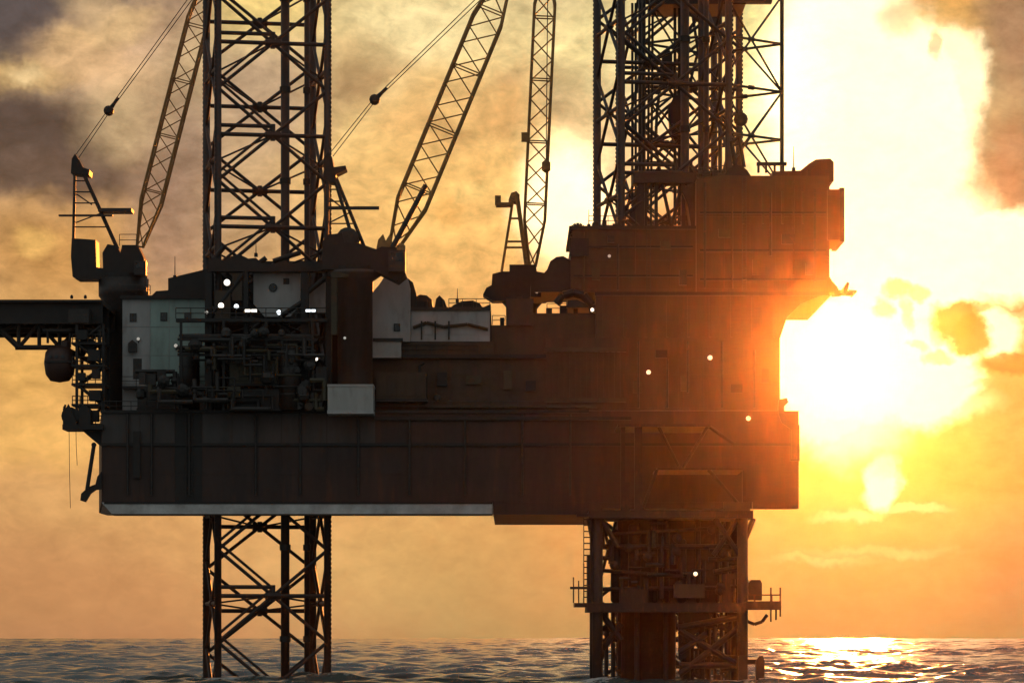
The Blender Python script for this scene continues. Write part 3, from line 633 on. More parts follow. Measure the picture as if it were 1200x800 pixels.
# ------------------------------------------------------------------ houses and machinery on the left deck
def wall_panels(t, px0, px1, py0, py1, y, m, nx, nz, name='wall_panel', pr=.05):
    for i in range(nx):
        for j in range(nz):
            a = px0 + (px1 - px0) * i / nx + .35; b = px0 + (px1 - px0) * (i + 1) / nx - .35
            c = py0 + (py1 - py0) * j / nz + .35; d = py0 + (py1 - py0) * (j + 1) / nz - .35
            part(t, name, MB().pbox(a, c, b, d, y - pr - random.random() * .03, y - .002), m)
def build_houses():
    t = thing('accommodation_block', 'tall teal and grey accommodation block beside the left crane pedestal', 'deck house', W(192, 481, 6))
    part(t, 'wall', MB().pbox(143.5, 350, 243, 481, 6, 18), M_GREY)
    wall_panels(t, 143.5, 176, 350, 450, 6, M_GREY, 1, 3)
    wall_panels(t, 176, 243, 350, 450, 6, M_TEAL, 3, 3)
    part(t, 'roof', MB().pbox(141, 346, 244, 350, 5.4, 18.4), M_DARK)
    part(t, 'canopy', MB().prism([(178, 346), (183, 341), (197, 340), (197, 326), (243, 315), (243, 346)], 7, 16), M_DARK)
    for px, py in ((156, 372), (192, 371), (220, 371)):
        w = part(t, 'window', MB().pbox(px - 4, py - 5, px + 4, py + 5, 5.84, 5.92), M_STEEL)
        part(w, 'pane', MB().pbox(px - 3, py - 4, px + 3, py + 4, 5.80, 5.839), M_GLASS)
    part(t, 'door', MB().pbox(156, 420, 166, 444, 5.86, 5.918), M_STEEL)
    part(t, 'vent_hood', MB().prism([(150, 412), (150, 402), (155, 398), (160, 402), (160, 412)], 5.2, 5.9), M_STEEL)
    part(t, 'balcony', MB().pbox(143, 452, 243, 455, 4.2, 5.9), M_DARK)
    z = W(0, 452, 4.3).z; railing(t, [(W(143, 0, 4.3).x, 4.3, z), (W(243, 0, 4.3).x, 4.3, z)])
    railing(t, [W(143, 345, 6.4), W(176, 345, 6.4)])

    t = thing('jack_house', 'dark jacking frame wrapped round the foot of the left leg', 'jack house', W(312, 481, 10))
    part(t, 'top_frame', MB().prism([(244, 318), (244, 304), (252, 301), (262, 306), (270, 300), (283, 299), (291, 303), (300, 302), (306, 308), (320, 310), (330, 306), (346, 309), (352, 305), (370, 307), (386, 303), (386, 318)], -.6, 1.2), M_DARK)
    for px, w in ((244, 8), (288, 5), (357, 9), (385, 7)):
        part(t, 'frame_post', MB().pbox(px - w / 2, 318, px + w / 2, 481, -.4, .8), M_DARK)
    part(t, 'rear_frame', MB().pbox(240, 306, 388, 316, 18.2, 19.2), M_DARK)
    part(t, 'rear_wall', MB().pbox(244, 313, 437, 380, 19.3, 20), M_DARK)
    for px in (242, 384): part(t, 'rear_post', MB().pbox(px - 4, 316, px + 4, 481, 18.3, 19.1), M_DARK)
    for a, b in (((290, 318), (312, 302)), ((246, 372), (286, 320)), ((357, 345), (386, 322)), ((357, 352), (330, 370)), ((320, 306), (352, 296)), ((252, 302), (262, 290))):
        bar(t, 'frame_brace', W(*a, -.1), W(*b, -.1), .3, M_DARK)
    part(t, 'gearbox_panel', MB().pbox(272, 320, 284, 352, -.2, .5), M_BROWN)
    part(t, 'gearbox_panel', MB().pbox(252, 340, 270, 374, -.3, .4), M_BROWN)

    t = thing('white_cabin', 'pale grey cabin with one round dark window inside the jacking frame', 'cabin', W(328, 372, 2))
    part(t, 'wall', MB().prism([(297, 316), (352, 316), (352, 356), (340, 371), (310, 371), (297, 356)], 1.6, 6), M_GREY)
    w = part(t, 'window', MB().lathe(W(320, 337, 1.5), [(.5, -.1), (.5, .08)], 16, 'Y'), M_STEEL)
    part(w, 'pane', MB().lathe(W(320, 337, 1.38), [(.4, -.03), (.4, .01)], 16, 'Y'), M_GLASS)
    part(t, 'roof', MB().pbox(295, 313, 354, 316, 1.2, 6.2), M_DARK)
    part(t, 'side_window', MB().pbox(332, 326, 339, 333, 1.52, 1.595), M_STEEL)

    t = thing('pale_locker', 'small pale grey locker between the jacking frame and the middle crane pedestal', 'locker', W(371, 371, 2))
    part(t, 'body', MB().prism([(362, 366), (362, 345), (378, 326), (381, 330), (381, 366)], 1.5, 4), M_GREY)
    part(t, 'door', MB().pbox(365, 349, 372, 365, 1.42, 1.495), M_GREY)

    t = thing('vent_trunk', 'upright olive ventilation trunk just left of the middle crane pedestal', 'vent', W(391, 400, -3.6))
    part(t, 'trunk', MB().pbox(388, 324, 395, 392, -4.0, -3.4), M_OLIVE)
    part(t, 'cowl', MB().pbox(388, 319, 408, 325, -4.1, -3.3), M_OLIVE)

    t = thing('grey_container', 'pale grey container box at the foot of the middle crane pedestal', 'container', W(410, 483, -3))
    part(t, 'body', MB().pbox(384, 452, 437, 482, -4.2, 1.5), M_WHITE)
    for i in range(8):
        px = 386 + i * 6.4; part(t, 'rib', MB().pbox(px, 454, px + 2.6, 480, -4.27, -4.201), M_WHITE)
    part(t, 'top_rail', MB().pbox(383.4, 450, 437.6, 452.5, -4.3, 1.6), M_GREY)
    part(t, 'bottom_rail', MB().pbox(383.4, 480.5, 437.6, 484.5, -4.3, 1.6), M_GREY)

    t = thing('deck_tower', 'tall grey deck house right of the middle crane with one small dark window', 'deck house', W(458, 418, 4))
    part(t, 'wall', MB().prism([(434, 400), (434, 345), (444, 334), (452, 322), (470, 319), (478, 326), (481, 338), (481, 400)], 4, 12), M_GREY)
    part(t, 'lower_wall', MB().pbox(434, 400, 470, 419, 3.4, 12), M_WHITE)
    w = part(t, 'window', MB().pbox(461.5, 379, 469, 388, 3.86, 3.94), M_STEEL); part(w, 'pane', MB().pbox(462.5, 380, 468, 387, 3.80, 3.859), M_GLASS)
    part(t, 'ledge', MB().pbox(437, 396, 472, 400, 3.2, 12.2), M_STEEL)
    part(t, 'side_duct', MB().prism([(478, 326), (484, 331), (488, 345), (488, 362), (481, 362), (481, 338)], 4.4, 9), M_DARK)

    t = thing('low_cabin', 'long low grey cabin with cluttered roof between middle crane and far crane', 'deck house', W(528, 418, 5))
    part(t, 'wall', MB().pbox(481.5, 363, 574, 400, 4.6, 13), M_GREY)
    part(t, 'lower_wall', MB().pbox(468, 400, 578, 416, 4.7, 13), M_BROWN)
    wall_panels(t, 481.5, 574, 364, 392, 4.6, M_GREY, 6, 1)
    part(t, 'roof', MB().pbox(480, 360, 575, 363.5, 4.2, 13.3), M_STEEL)
    part(t, 'pipe_run', MB().path([W(484, 384, 4.2), W(500, 378, 4.2), W(520, 383, 4.2), W(548, 380, 4.2), W(572, 386, 4.2)], .22), M_BROWN)
    for px in (494, 510, 526): part(t, 'stanchion', MB().pbox(px - 1, 376, px + 1, 398, 3.9, 4.1), M_DARK)
    railing(t, [W(526, 360, 4.4), W(574, 360, 4.4)], 1.0)
    for x, lab, pr in ((496, 'round black vent on the low cabin roof nearest the grey tower', [(486, 361), (487, 348), (492, 345), (500, 346), (506, 351), (507, 361)]),
                       (515, 'small pointed black vent second along the low cabin roof', [(509, 361), (511, 350), (515, 346), (521, 352), (524, 361)]),
                       (550, 'humped black tank on the right of the low cabin roof', [(527, 361), (532, 357), (541, 353), (553, 352), (562, 355), (566, 361)])):
        t = thing('roof_unit', lab, 'roof unit', W(x, 361, 7), 'units on the low cabin roof')
        part(t, 'casing', MB().prism(pr, 5.5, 8.5), M_DARK)
        part(t, 'base_skid', MB().pbox(pr[0][0] - .5, 359.6, pr[-1][0] + .5, 361.2, 5.2, 8.8), M_STEEL)
        part(t, 'pipe_stub', MB().tube(W(x + 4, 361, 5.2), W(x + 4, 352, 5.2), .12, 6), M_STEEL)
build_houses()

def build_deck_gear():
    # dense machinery on the front deck edge, left
    def tank(px, py0, py1, w, y, lab, m=M_STEEL, grp='upright tanks on the left deck'):
        t = thing('mud_tank', lab, 'tank', W(px, py1, y), grp)
        zt, zb = W(0, py0, y).z, W(0, py1, y).z; r = w * .05 * (y + 400) / 400
        part(t, 'shell', MB().lathe((W(px, 0, y).x, y, 0), [(r, zb), (r, zt - r * .35), (r * .8, zt - r * .1), (r * .3, zt)], 16), m, smooth=True)
        for f in (.25, .7): part(t, 'hoop', MB().lathe((W(px, 0, y).x, y, zb + (zt - zb) * f), [(r + .06, -.1), (r + .06, .1)], 16), M_DARK)
        part(t, 'outlet_pipe', MB().path([(W(px, 0, y).x, y, zt), (W(px, 0, y).x, y, zt + .6), (W(px + 9, 0, y).x, y, zt + .6)], .14), M_STEEL)
    tank(222, 408, 480, 24, 3, 'dark upright tank in front of the teal block, left of the pipe rack', M_DARK)
    tank(256, 402, 480, 22, 3.4, 'second dark upright tank beside the jacking frame post', M_STEEL)
    tank(340, 408, 480, 26, -1.9, 'widest dark tank, under the pale cabin at the deck edge', M_STEEL)
    def skid(x0, y0p, x1, y1p, y, d, lab, m, cat='machinery skid', name='generator_skid'):
        t = thing(name, lab, cat, W((x0 + x1) / 2, y1p, y), 'machinery along the left deck edge')
        part(t, 'housing', MB().pbox(x0 + 1, y0p, x1 - 1, y1p - 3, y, y + d), m)
        part(t, 'base_frame', MB().pbox(x0, y1p - 3, x1, y1p, y - .2, y + d + .2), M_DARK)
        n = max(2, int((x1 - x0) / 11))
        for i in range(n):
            a = x0 + 2 + (x1 - x0 - 4) * i / n; part(t, 'louvre_panel', MB().pbox(a + .8, y0p + 3, a + (x1 - x0 - 4) / n - .8, y1p - 6, y - .09, y - .002), m)
        part(t, 'exhaust_pipe', MB().path([W(x1 - 8, y0p, y + 1), W(x1 - 8, y0p - 8, y + 1), W(x1 - 3, y0p - 11, y + 1)], .18), M_DARK)
    skid(160, 452, 205, 481, 1, 3, 'grey generator skid below the teal block at the deck edge', M_STEEL)
    skid(268, 422, 326, 452, -1.4, 3, 'olive pump skid raised in the middle of the left deck clutter', M_OLIVE, name='pump_skid')
    skid(268, 456, 330, 481, -2.2, 3, 'low dark power pack under the olive pump skid', M_DARK, name='power_pack')
    skid(440, 436, 500, 470, .5, 3, 'brown compressor skid right of the pale container', M_BROWN, name='compressor_skid')
    # pipe rack with stacked pipes
    t = thing('pipe_rack', 'rack of long horizontal pipes above the left deck machinery', 'pipe rack', W(300, 420, -1.6))
    for px in (212, 262, 312, 366):
        part(t, 'rack_post', MB().pbox(px - 1.5, 376, px + 1.5, 481, -2.3, -2.0), M_DARK)
    for py in (396, 414): part(t, 'rack_beam', MB().pbox(208, py, 372, py + 3, -2.32, -1.98), M_DARK)
    for py in (391.5, 393, 409.5, 405.5):
        for dy in (-1.9, -1.5, -1.1):
            o = bar(t, 'drill_pipe', W(206 + random.random() * 8, py - dy, dy), W(366 + random.random() * 10, py - dy, dy), .16, M_STEEL, 8)
    t = thing('pipe_manifold', 'tangle of dark pipes and valves in front of the left leg under the walkway', 'pipework', W(290, 470, -3))
    rg = random.Random(11)
    for i in range(52):
        x0 = rg.uniform(158, 372); y0 = rg.uniform(392 if x0 > 212 else 432, 470); dy = rg.uniform(-4.2, -2.4); r = rg.choice((.1, .14, .2, .28))
        x1 = x0 + rg.uniform(10, 46); y1 = y0 + rg.uniform(8, 30)
        x1 = min(x1, 380); y1 = min(y1, 479)
        pts = [W(x0, y0, dy), W(x1, y0, dy), W(x1, y1, dy)] if i % 2 else [W(x0, y0, dy), W(x0, y1, dy), W(x1, y1, dy)]
        part(t, 'pipe', MB().path(pts, r, 6), rg.choice((M_DARK, M_STEEL, M_DARK, M_OLIVE)))
    for i in range(26):
        x = rg.uniform(160, 378); c = W(x, rg.uniform(388 if x > 215 else 440, 474), rg.uniform(-4.5, -2.6)); r = rg.uniform(.3, .8)
        part(t, 'valve', MB().lathe(c, [(r * .4, -r), (r, -r * .6), (r, r * .4), (r * .5, r)], 8, rg.choice('XYZ')), rg.choice((M_DARK, M_STEEL, M_DARK)))
    for i in range(12):
        x = rg.uniform(160, 370); yy = rg.uniform(384 if x > 215 else 430, 455); dy = rg.uniform(-3.9, -2.2)
        part(t, 'junction_box', MB().pbox(x, yy, x + rg.uniform(6, 15), yy + rg.uniform(6, 16), dy, dy + .8), rg.choice((M_DARK, M_STEEL, M_OLIVE)))
    for i, (px, p0, p1, yy) in enumerate(((170, 340, 318, 8), (205, 326, 300, 9), (470, 319, 300, 6), (536, 354, 338, 7), (690, 266, 246, 8), (745, 266, 238, 7), (930, 200, 172, 9), (300, 300, 284, 0))):
        t = thing('whip_antenna', ('thin whip antenna on the left roof edge of the accommodation block', 'thin whip antenna on the sloped canopy beside the left leg', 'thin whip antenna on the grey deck tower', 'thin whip antenna on the low cabin roof', 'short whip antenna at the drill floor left corner', 'taller whip antenna inside the right leg foot', 'thin whip antenna beside the winch house on the drill floor', 'short whip antenna on the jacking frame')[i], 'antenna', W(px, p0, yy))
        part(t, 'mast', MB().tube(W(px, p0 + 1, yy), W(px, p1, yy), .07, 6, .03), M_DARK)
        part(t, 'base_box', MB().box(W(px, 0, yy).x - .2, W(px, 0, yy).x + .2, yy - .2, yy + .2, W(0, p0 + 1, yy).z, W(0, p0, yy).z + .35), M_DARK)
    t = thing('walkway', 'long dark walkway with rail behind the row of bright lamps', 'walkway', W(300, 376, -1))
    part(t, 'grating', MB().pbox(206, 373, 383, 377, -1.9, -.7), M_DARK)
    railing(t, [W(206, 373, -1.8), W(382, 373, -1.8)], 1.2, .06)
    t = thing('cargo_net_pile', 'low brown pile of stowed hoses against the jacking frame', 'hose pile', W(356, 470, -2.2))
    for i, (px, py, r) in enumerate(((350, 474, .55), (362, 476, .5), (372, 473, .6), (357, 466, .5), (368, 464, .45), (377, 466, .4))):
        part(t, 'hose_coil', MB().lathe(W(px, py, -2.6), [(r * .5, -.2), (r, -.2), (r, .2), (r * .5, .2)], 14, 'Y'), M_BROWN if i % 2 else M_STEEL)
build_deck_gear()

# ------------------------------------------------------------------ upper works: machinery deck along the middle and right
def build_upper_deck():
    t = thing('machinery_deck', 'long brown machinery deck wall along the top of the hull, ribbed towards its right', 'deck house', W(620, 481, 8))
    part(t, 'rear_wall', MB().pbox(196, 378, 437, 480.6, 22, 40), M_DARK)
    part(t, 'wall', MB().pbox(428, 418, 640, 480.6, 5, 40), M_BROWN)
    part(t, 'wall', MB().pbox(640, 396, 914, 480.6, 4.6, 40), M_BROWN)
    part(t, 'upper_wall', MB().pbox(576, 381, 625, 419, 6.2, 34), M_BROWN)
    part(t, 'upper_wall', MB().pbox(625, 367, 699, 396, 6.1, 26), M_BROWN)
    part(t, 'upper_wall', MB().pbox(625, 396, 639.8, 418, 6.0, 26), M_BROWN)
    part(t, 'upper_wall', MB().pbox(593, 350, 625, 381, 5.6, 30), M_BROWN)
    part(t, 'equipment_rack', MB().prism([(560, 402), (561, 372), (566, 360), (575, 356), (577, 402)], 5.5, 9), M_DARK)
    part(t, 'deck_slab', MB().pbox(437, 415, 640, 419.5, 4.2, 40.2), M_DARK)
    wall_panels(t, 500, 640, 424, 474, 5, M_BROWN, 5, 1)
    for i in range(14):
        px = 641 + i * 6.6; part(t, 'wall_rib', MB().pbox(px, 412, px + 3.0, 466, 4.3, 4.598), M_BROWN)
    part(t, 'rib_rail', MB().pbox(638, 407, 734, 412, 4.1, 4.597), M_OLIVE)
    part(t, 'rib_rail', MB().pbox(638, 466, 734, 471, 4.1, 4.596), M_OLIVE)
    wall_panels(t, 736, 913, 400, 478, 4.6, M_BROWN, 6, 2)
    part(t, 'gutter', MB().pbox(437, 488, 740, 492, -.5, -.09), M_DARK)
    part(t, 'cable_tray', MB().pbox(500, 474, 700, 477.5, 4.0, 4.9), M_OLIVE)
    railing(t, [W(470, 415, 4.4), W(560, 415, 4.4)])
    for px, a, b in ((748, 400, 478), (782, 420, 478), (806, 400, 460), (846, 400, 478), (884, 410, 478)): part(t, 'vent_pipe', MB().tube(W(px, a, 4.2), W(px, b, 4.2), .16, 6), M_STEEL)
    for px, py, w, h in ((742, 446, 10, 14), (768, 410, 14, 9), (798, 440, 9, 18), (856, 450, 14, 10), (892, 432, 9, 16), (512, 436, 12, 16), (546, 440, 18, 10), (590, 434, 10, 22), (616, 446, 12, 12)):
        part(t, 'wall_locker', MB().pbox(px, py, px + w, py + h, 4.2 if px > 640 else 4.5, 4.52 if px > 640 else 4.9), M_OLIVE if px % 4 else M_DARK)
    for px, w, h, y in ((600, 6, 7, 8), (612, 8, 5, 8), (586, 5, 9, 7), (640, 7, 6, 8), (656, 9, 9, 8), (672, 5, 5, 8), (445, 7, 5, 5), (480, 9, 6, 5), (500, 5, 9, 5)):
        z = 350 if 593 <= px < 625 else (381 if px < 600 and px > 570 else (367 if px > 624 else 415))
        part(t, 'top_box', MB().pbox(px, z - h, px + w, z + .4, y, y + 1.5), M_DARK)
    for px, py in ((497, 470), (512, 466), (527, 472)):
        part(t, 'valve_wheel', MB().lathe(W(px, py, 4.4), [(.3, -.08), (.45, 0), (.3, .08)], 10, 'Y'), M_STEEL)
    railing(t, [W(641, 366.5, 6.3), W(664, 366.5, 6.3)])
    railing(t, [W(577, 380.5, 6.4), W(592, 380.5, 6.4)])
    t = thing('fender_panel', 'curved black fender frame with a round bite at the hull\'s right edge', 'fender', W(928, 495, 2))
    pts = [(913, 468), (922, 466), (924, 471), (919, 476), (919, 485), (924, 492), (937, 498), (937, 540), (926, 540), (926, 502), (916, 495), (912, 484)]
    part(t, 'frame', MB().prism(pts, -.4, 1.5), M_DARK)
    part(t, 'pad', MB().pbox(927.5, 503, 934.5, 537, -.6, -.401), M_STEEL)
build_upper_deck()

# ------------------------------------------------------------------ cantilever and drill floor
def build_drill_floor():
    t = thing('cantilever', 'deep brown cantilever box under the drill floor at the rig\'s right', 'cantilever', W(810, 396, 12))
    part(t, 'side_girder', MB().prism([(698, 346), (962, 346), (938, 356), (922, 372), (914, 396), (698, 396)], 5, 9), M_BROWN)
    part(t, 'side_girder', MB().prism([(702, 346), (960, 346), (936, 356), (920, 372), (912, 396), (702, 396)], 28, 32), M_BROWN)
    part(t, 'top_flange', MB().pbox(697, 342, 972, 346, 4.6, 32.4), M_DARK)
    part(t, 'cross_girder', MB().pbox(880, 346, 912, 394, 9.01, 27.99), M_BROWN)
    for i in range(9):
        px = 706 + i * 25; part(t, 'web_stiffener', MB().pbox(px, 347, px + 2.5, 395, 4.75, 4.999), M_BROWN)
    # arched pipe and flange at the open end of the girder, sky showing through
    part(t, 'end_pipe', MB().path([W(652, 356, 6), W(660, 346, 6), W(672, 343, 6), W(684, 346, 6), W(694, 358, 6), W(696, 366, 6)], .5, 8), M_DARK)
    part(t, 'end_bracket', MB().prism([(664, 360), (666, 352), (676, 351), (688, 357), (690, 360)], 5, 7), M_DARK)
    t = thing('drill_floor', 'stepped brown drill floor block beneath the derrick', 'drill floor', W(820, 342, 10))
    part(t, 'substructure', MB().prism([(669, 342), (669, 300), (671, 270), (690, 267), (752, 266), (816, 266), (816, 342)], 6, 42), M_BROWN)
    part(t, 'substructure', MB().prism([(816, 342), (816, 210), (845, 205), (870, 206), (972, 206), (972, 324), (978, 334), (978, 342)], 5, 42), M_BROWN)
    for i in range(5):
        for j in range(2):
            a = 674 + i * 28; part(t, 'cladding_panel', MB().pbox(a, 272 + j * 35, a + 26.5, 305 + j * 34, 5.88, 5.998), M_BROWN)
    for i in range(5):
        for j in range(3):
            a = 819 + i * 30; part(t, 'cladding_panel', MB().pbox(a, 214 + j * 42, a + 28.5, 254 + j * 42, 4.88, 4.998), M_BROWN)
    part(t, 'wind_wall', MB().pbox(970, 222, 988, 281, 4, 14), M_BROWN)
    part(t, 'wind_wall_frame', MB().pbox(984, 220, 989.5, 283, 3.8, 14.2), M_DARK)
    part(t, 'edge_beam', MB().pbox(667, 264.5, 818, 268.5, 5.6, 30.4), M_DARK)
    for px, w in ((757, 3.5), (763, 2.5), (769, 4), (801, 4)):
        part(t, 'column', MB().pbox(px - w / 2, 214, px + w / 2, 265, 9, 9.7), M_DARK)
    bar(t, 'knee_brace', W(776, 216, 9.3), W(787, 266, 9.3), .22, M_DARK); bar(t, 'knee_brace', W(799, 216, 9.3), W(787, 266, 9.3), .22, M_DARK)
    part(t, 'overhead_beam', MB().pbox(742, 202, 816, 214, 8.6, 12), M_DARK)
    part(t, 'side_mass', MB().prism([(734, 266), (741, 240), (748, 214), (755, 214), (755, 266)], 9, 13), M_DARK)
    part(t, 'side_mass', MB().prism([(810, 266), (806, 240), (800, 226), (806, 216), (818, 214), (818, 266)], 8, 13), M_DARK)
    for px in (870, 893, 916, 940): part(t, 'stiffener', MB().pbox(px, 224, px + 2.5, 262, 4.6, 4.875), M_OLIVE)
    railing(t, [W(690, 264, 6.2), W(735, 264, 6.2)])
    for i, (px, a, b, y, r) in enumerate(((684, 272, 340, 5.6, .12), (724, 286, 340, 5.6, .16), (744, 270, 320, 5.6, .1), (826, 214, 338, 4.6, .16), (858, 230, 338, 4.6, .12), (903, 226, 300, 4.6, .18), (930, 210, 322, 4.6, .12), (955, 222, 330, 4.6, .16))):
        part(t, 'riser_pipe', MB().tube(W(px, a, y), W(px, b, y), r, 6), M_STEEL if i % 2 else M_BROWN)
    for py, a, b, y in ((288, 672, 812, 5.55), (322, 672, 812, 5.55), (248, 820, 968, 4.55), (292, 820, 968, 4.55), (326, 820, 968, 4.55)):
        part(t, 'cable_tray', MB().pbox(a, py, b, py + 2.4, y, y + .3), M_DARK)
    for px, py, w, h, y in ((694, 314, 9, 14, 5.7), (774, 282, 12, 10, 5.7), (796, 316, 9, 18, 5.7), (842, 268, 14, 10, 4.7), (882, 304, 10, 18, 4.7), (916, 274, 16, 12, 4.7), (944, 308, 9, 14, 4.7), (712, 276, 8, 8, 5.7)):
        part(t, 'wall_locker', MB().pbox(px, py, px + w, py + h, y - .25, y + .17), M_OLIVE if px % 4 else M_STEEL)
    for px, a, b, y in ((760, 270, 342, 5.5), (872, 208, 340, 4.5)):
        lb = MB()
        for sx_ in (-2.2, 2.2): lb.tube(W(px + sx_, a, y), W(px + sx_, b, y), .05, 5)
        k = a
        while k < b: lb.tube(W(px - 2.2, k, y), W(px + 2.2, k, y), .035, 5); k += 4
        part(t, 'ladder', lb, M_STEEL, kind='stuff')
    for px, w, h in ((694, 7, 5), (706, 5, 8), (718, 9, 4), (728, 4, 7)): part(t, 'top_box', MB().pbox(px, 266 - h, px + w, 266, 8, 10), M_DARK)
    for px, w, h in ((824, 8, 6), (836, 5, 9), (930, 7, 5)): part(t, 'top_box', MB().pbox(px, 206 - h, px + w, 207, 7, 9), M_DARK)
    railing(t, [W(818, 208, 5.4), W(848, 204, 5.4)], 1.0, .06)
    t = thing('drawworks_house', 'rounded dark red winch house at the top right corner of the drill floor', 'winch house', W(960, 208, 9))
    part(t, 'housing', MB().prism([(905, 207), (905, 201), (938, 200), (948, 192), (956, 187), (973, 186), (977, 190), (977, 212), (970, 215), (905, 213)], 6, 14), M_RUST)
    part(t, 'cover_band', MB().prism([(946, 199), (955, 190), (959, 190), (950, 201), (950, 212), (946, 212)], 5.8, 14.2), M_DARK)
    t = thing('deck_hoist', 'small dark hoist with humped cover left of the guard rail on the drill floor', 'hoist', W(866, 206, 8))
    part(t, 'cover', MB().prism([(848, 208), (853, 199), (860, 194), (869, 194), (876, 200), (881, 208)], 6.5, 10), M_DARK)
    part(t, 'post', MB().path([W(862, 196, 8), W(857, 166, 8)], .3), M_DARK)
    part(t, 'jib', MB().path([W(857, 168, 8), W(866, 160, 8), W(872, 196, 8)], .25), M_DARK)
    part(t, 'sheave', MB().lathe(W(868, 140, 8), [(.5, -.3), (.85, -.2), (.85, .2), (.5, .3)], 12, 'Y'), M_RUST)
    t = thing('guard_rail', 'short red guard rail with four posts at the derrick\'s right foot', 'guard rail', W(905, 200, 8))
    part(t, 'rail', MB().pbox(887, 190, 922, 193.5, 7.6, 8.4), M_RUST)
    for px in (889, 898, 908, 918): part(t, 'rail_post', MB().pbox(px - 1.2, 193.5, px + 1.2, 202, 7.7, 8.3), M_RUST)
    t = thing('winch_ring', 'dark winch block with a round hole on the drill floor\'s left corner', 'winch', W(677, 268, 6))
    b = MB(); c = W(677, 271, 6.5)
    n = 14
    for i in range(n):
        a0, a1 = 2 * math.pi * i / n, 2 * math.pi * (i + 1) / n
        b.tube(c + Vector((.75 * math.cos(a0), 0, .75 * math.sin(a0))), c + Vector((.75 * math.cos(a1), 0, .75 * math.sin(a1))), .3, 6)
    part(t, 'ring', b, M_DARK)
    part(t, 'pedestal', MB().pbox(668, 279, 690, 300, 5.4, 5.99), M_DARK)
    t = thing('mud_house', 'dark humped mud house stepping down left of the drill floor', 'deck house', W(650, 345, 8))
    part(t, 'roof_hump', MB().prism([(626, 342), (632, 326), (641, 316), (645, 306), (652, 301), (660, 300), (669, 305), (669, 342)], 7, 20), M_DARK)
    part(t, 'side_step', MB().pbox(622, 332, 634, 348, 8, 16), M_DARK)
    t = thing('flare_nozzle', 'spiky flare nozzle sticking out from the right side below the wind wall', 'flare nozzle', W(985, 345, 8))
    part(t, 'boom_arm', MB().path([W(965, 342, 8), W(1000, 344, 8)], .35), M_RUST)
    part(t, 'bracket', MB().prism([(972, 341), (976, 330), (981, 336), (986, 346), (976, 347)], 7.4, 8.6), M_RUST)
    part(t, 'nozzle', MB().tube(W(988, 345, 8), W(994, 331, 8), .45, 8, .15), M_RUST)
    part(t, 'burner_tip', MB().tube(W(996, 344, 8), W(1004, 341, 8), .5, 8, .1), M_RUST)
build_drill_floor()

def build_derrick():
    cy = 32; cx = W(835, 0, cy).x; base = W(0, 207, cy).z; m = M_STEEL
    t = thing('drilling_derrick', 'drilling derrick with thin open bracing against the white glare, right of the right leg', 'derrick', (cx, cy, base))
    h = 8.75
    K = [Vector((cx - h, cy - 1, 0)), Vector((cx + .5, cy - 7.5, 0)), Vector((cx + h, cy - .4, 0)), Vector((cx - .3, cy + 7, 0))]
    top = 86.5; sp = 6.05
    z0 = W(0, 201, cy).z
    for p in K:
        part(t, 'derrick_leg', MB().tube(p + Vector((0, 0, base - 4)), p + Vector((0, 0, top)), .26, 8), m)
    k = 0
    while True:
        z = z0 - sp * .35 + k * sp
        if z > top - .3: break
        for i in range(4):
            a, b = K[i], K[(i + 1) % 4]
            bar(t, 'girt', a + Vector((0, 0, z)), b + Vector((0, 0, z)), .17, m, 6)
            if z + sp < top:
                mid = a.lerp(b, .5)
                lo, hi = (a, b)
                bar(t, 'derrick_brace', a + Vector((0, 0, z + sp if k % 2 else z)), mid + Vector((0, 0, z if k % 2 else z + sp)), .13, m, 6)
                bar(t, 'derrick_brace', b + Vector((0, 0, z + sp if k % 2 else z)), mid + Vector((0, 0, z if k % 2 else z + sp)), .13, m, 6)
            mid = a.lerp(b, .5) + Vector((0, 0, z)); part(t, 'gusset_plate', MB().tube(mid - (b - a).normalized() * .4, mid + (b - a).normalized() * .4, .3, 6), m)
        k += 1
    # pipe stands racked in the derrick and the travelling gear
    for i, px in enumerate((741, 745, 750, 754, 759, 763)):
        y = 28 + (i % 3) * .7
        bar(t, 'pipe_stand', (W(px, 0, y).x, y, W(0, 242, y).z), (W(px + (2 if i > 3 else 0), 0, y).x, y, W(0, 4, y).z), .16, M_DARK, 8)
    for px in (791, 796, 800): bar(t, 'guide_rail', (W(px, 0, 30).x, 30, W(0, 264, 30).z), (W(px, 0, 30).x, 30, 86), .2, M_DARK, 8)
    part(t, 'travelling_block', MB().prism([(785, 150), (783, 128), (790, 112), (800, 112), (808, 128), (806, 152), (800, 166), (791, 166)], 28.5, 30.5), M_DARK)
    part(t, 'top_drive', MB().prism([(776, 92), (776, 64), (783, 56), (788, 64), (788, 92)], 28, 30), M_DARK)
    part(t, 'monkey_board', MB().pbox(762, -5, 874, 5, 27, 36), M_DARK)
    part(t, 'monkey_board', MB().pbox(856, -2, 905, 2, 26, 28), M_DARK)
    part(t, 'hose_loop', MB().path([W(776, 84, 27.5), W(770, 130, 27.5), W(768, 170, 27.5), W(774, 205, 27.5)], .22, 6), M_DARK)
    part(t, 'hose_loop', MB().path([W(812, 20, 27.5), W(818, 60, 27.5), W(808, 100, 27.5), W(802, 116, 27.5)], .2, 6), M_DARK)
    for (a, b) in (((762, 64), (790, 115)), ((806, 120), (830, 150)), ((768, 150), (792, 118)), ((806, 158), (832, 190))):
        bar(t, 'cable_run', W(*a, 29.4), W(*b, 29.4), .2, M_DARK, 6)
build_derrick()

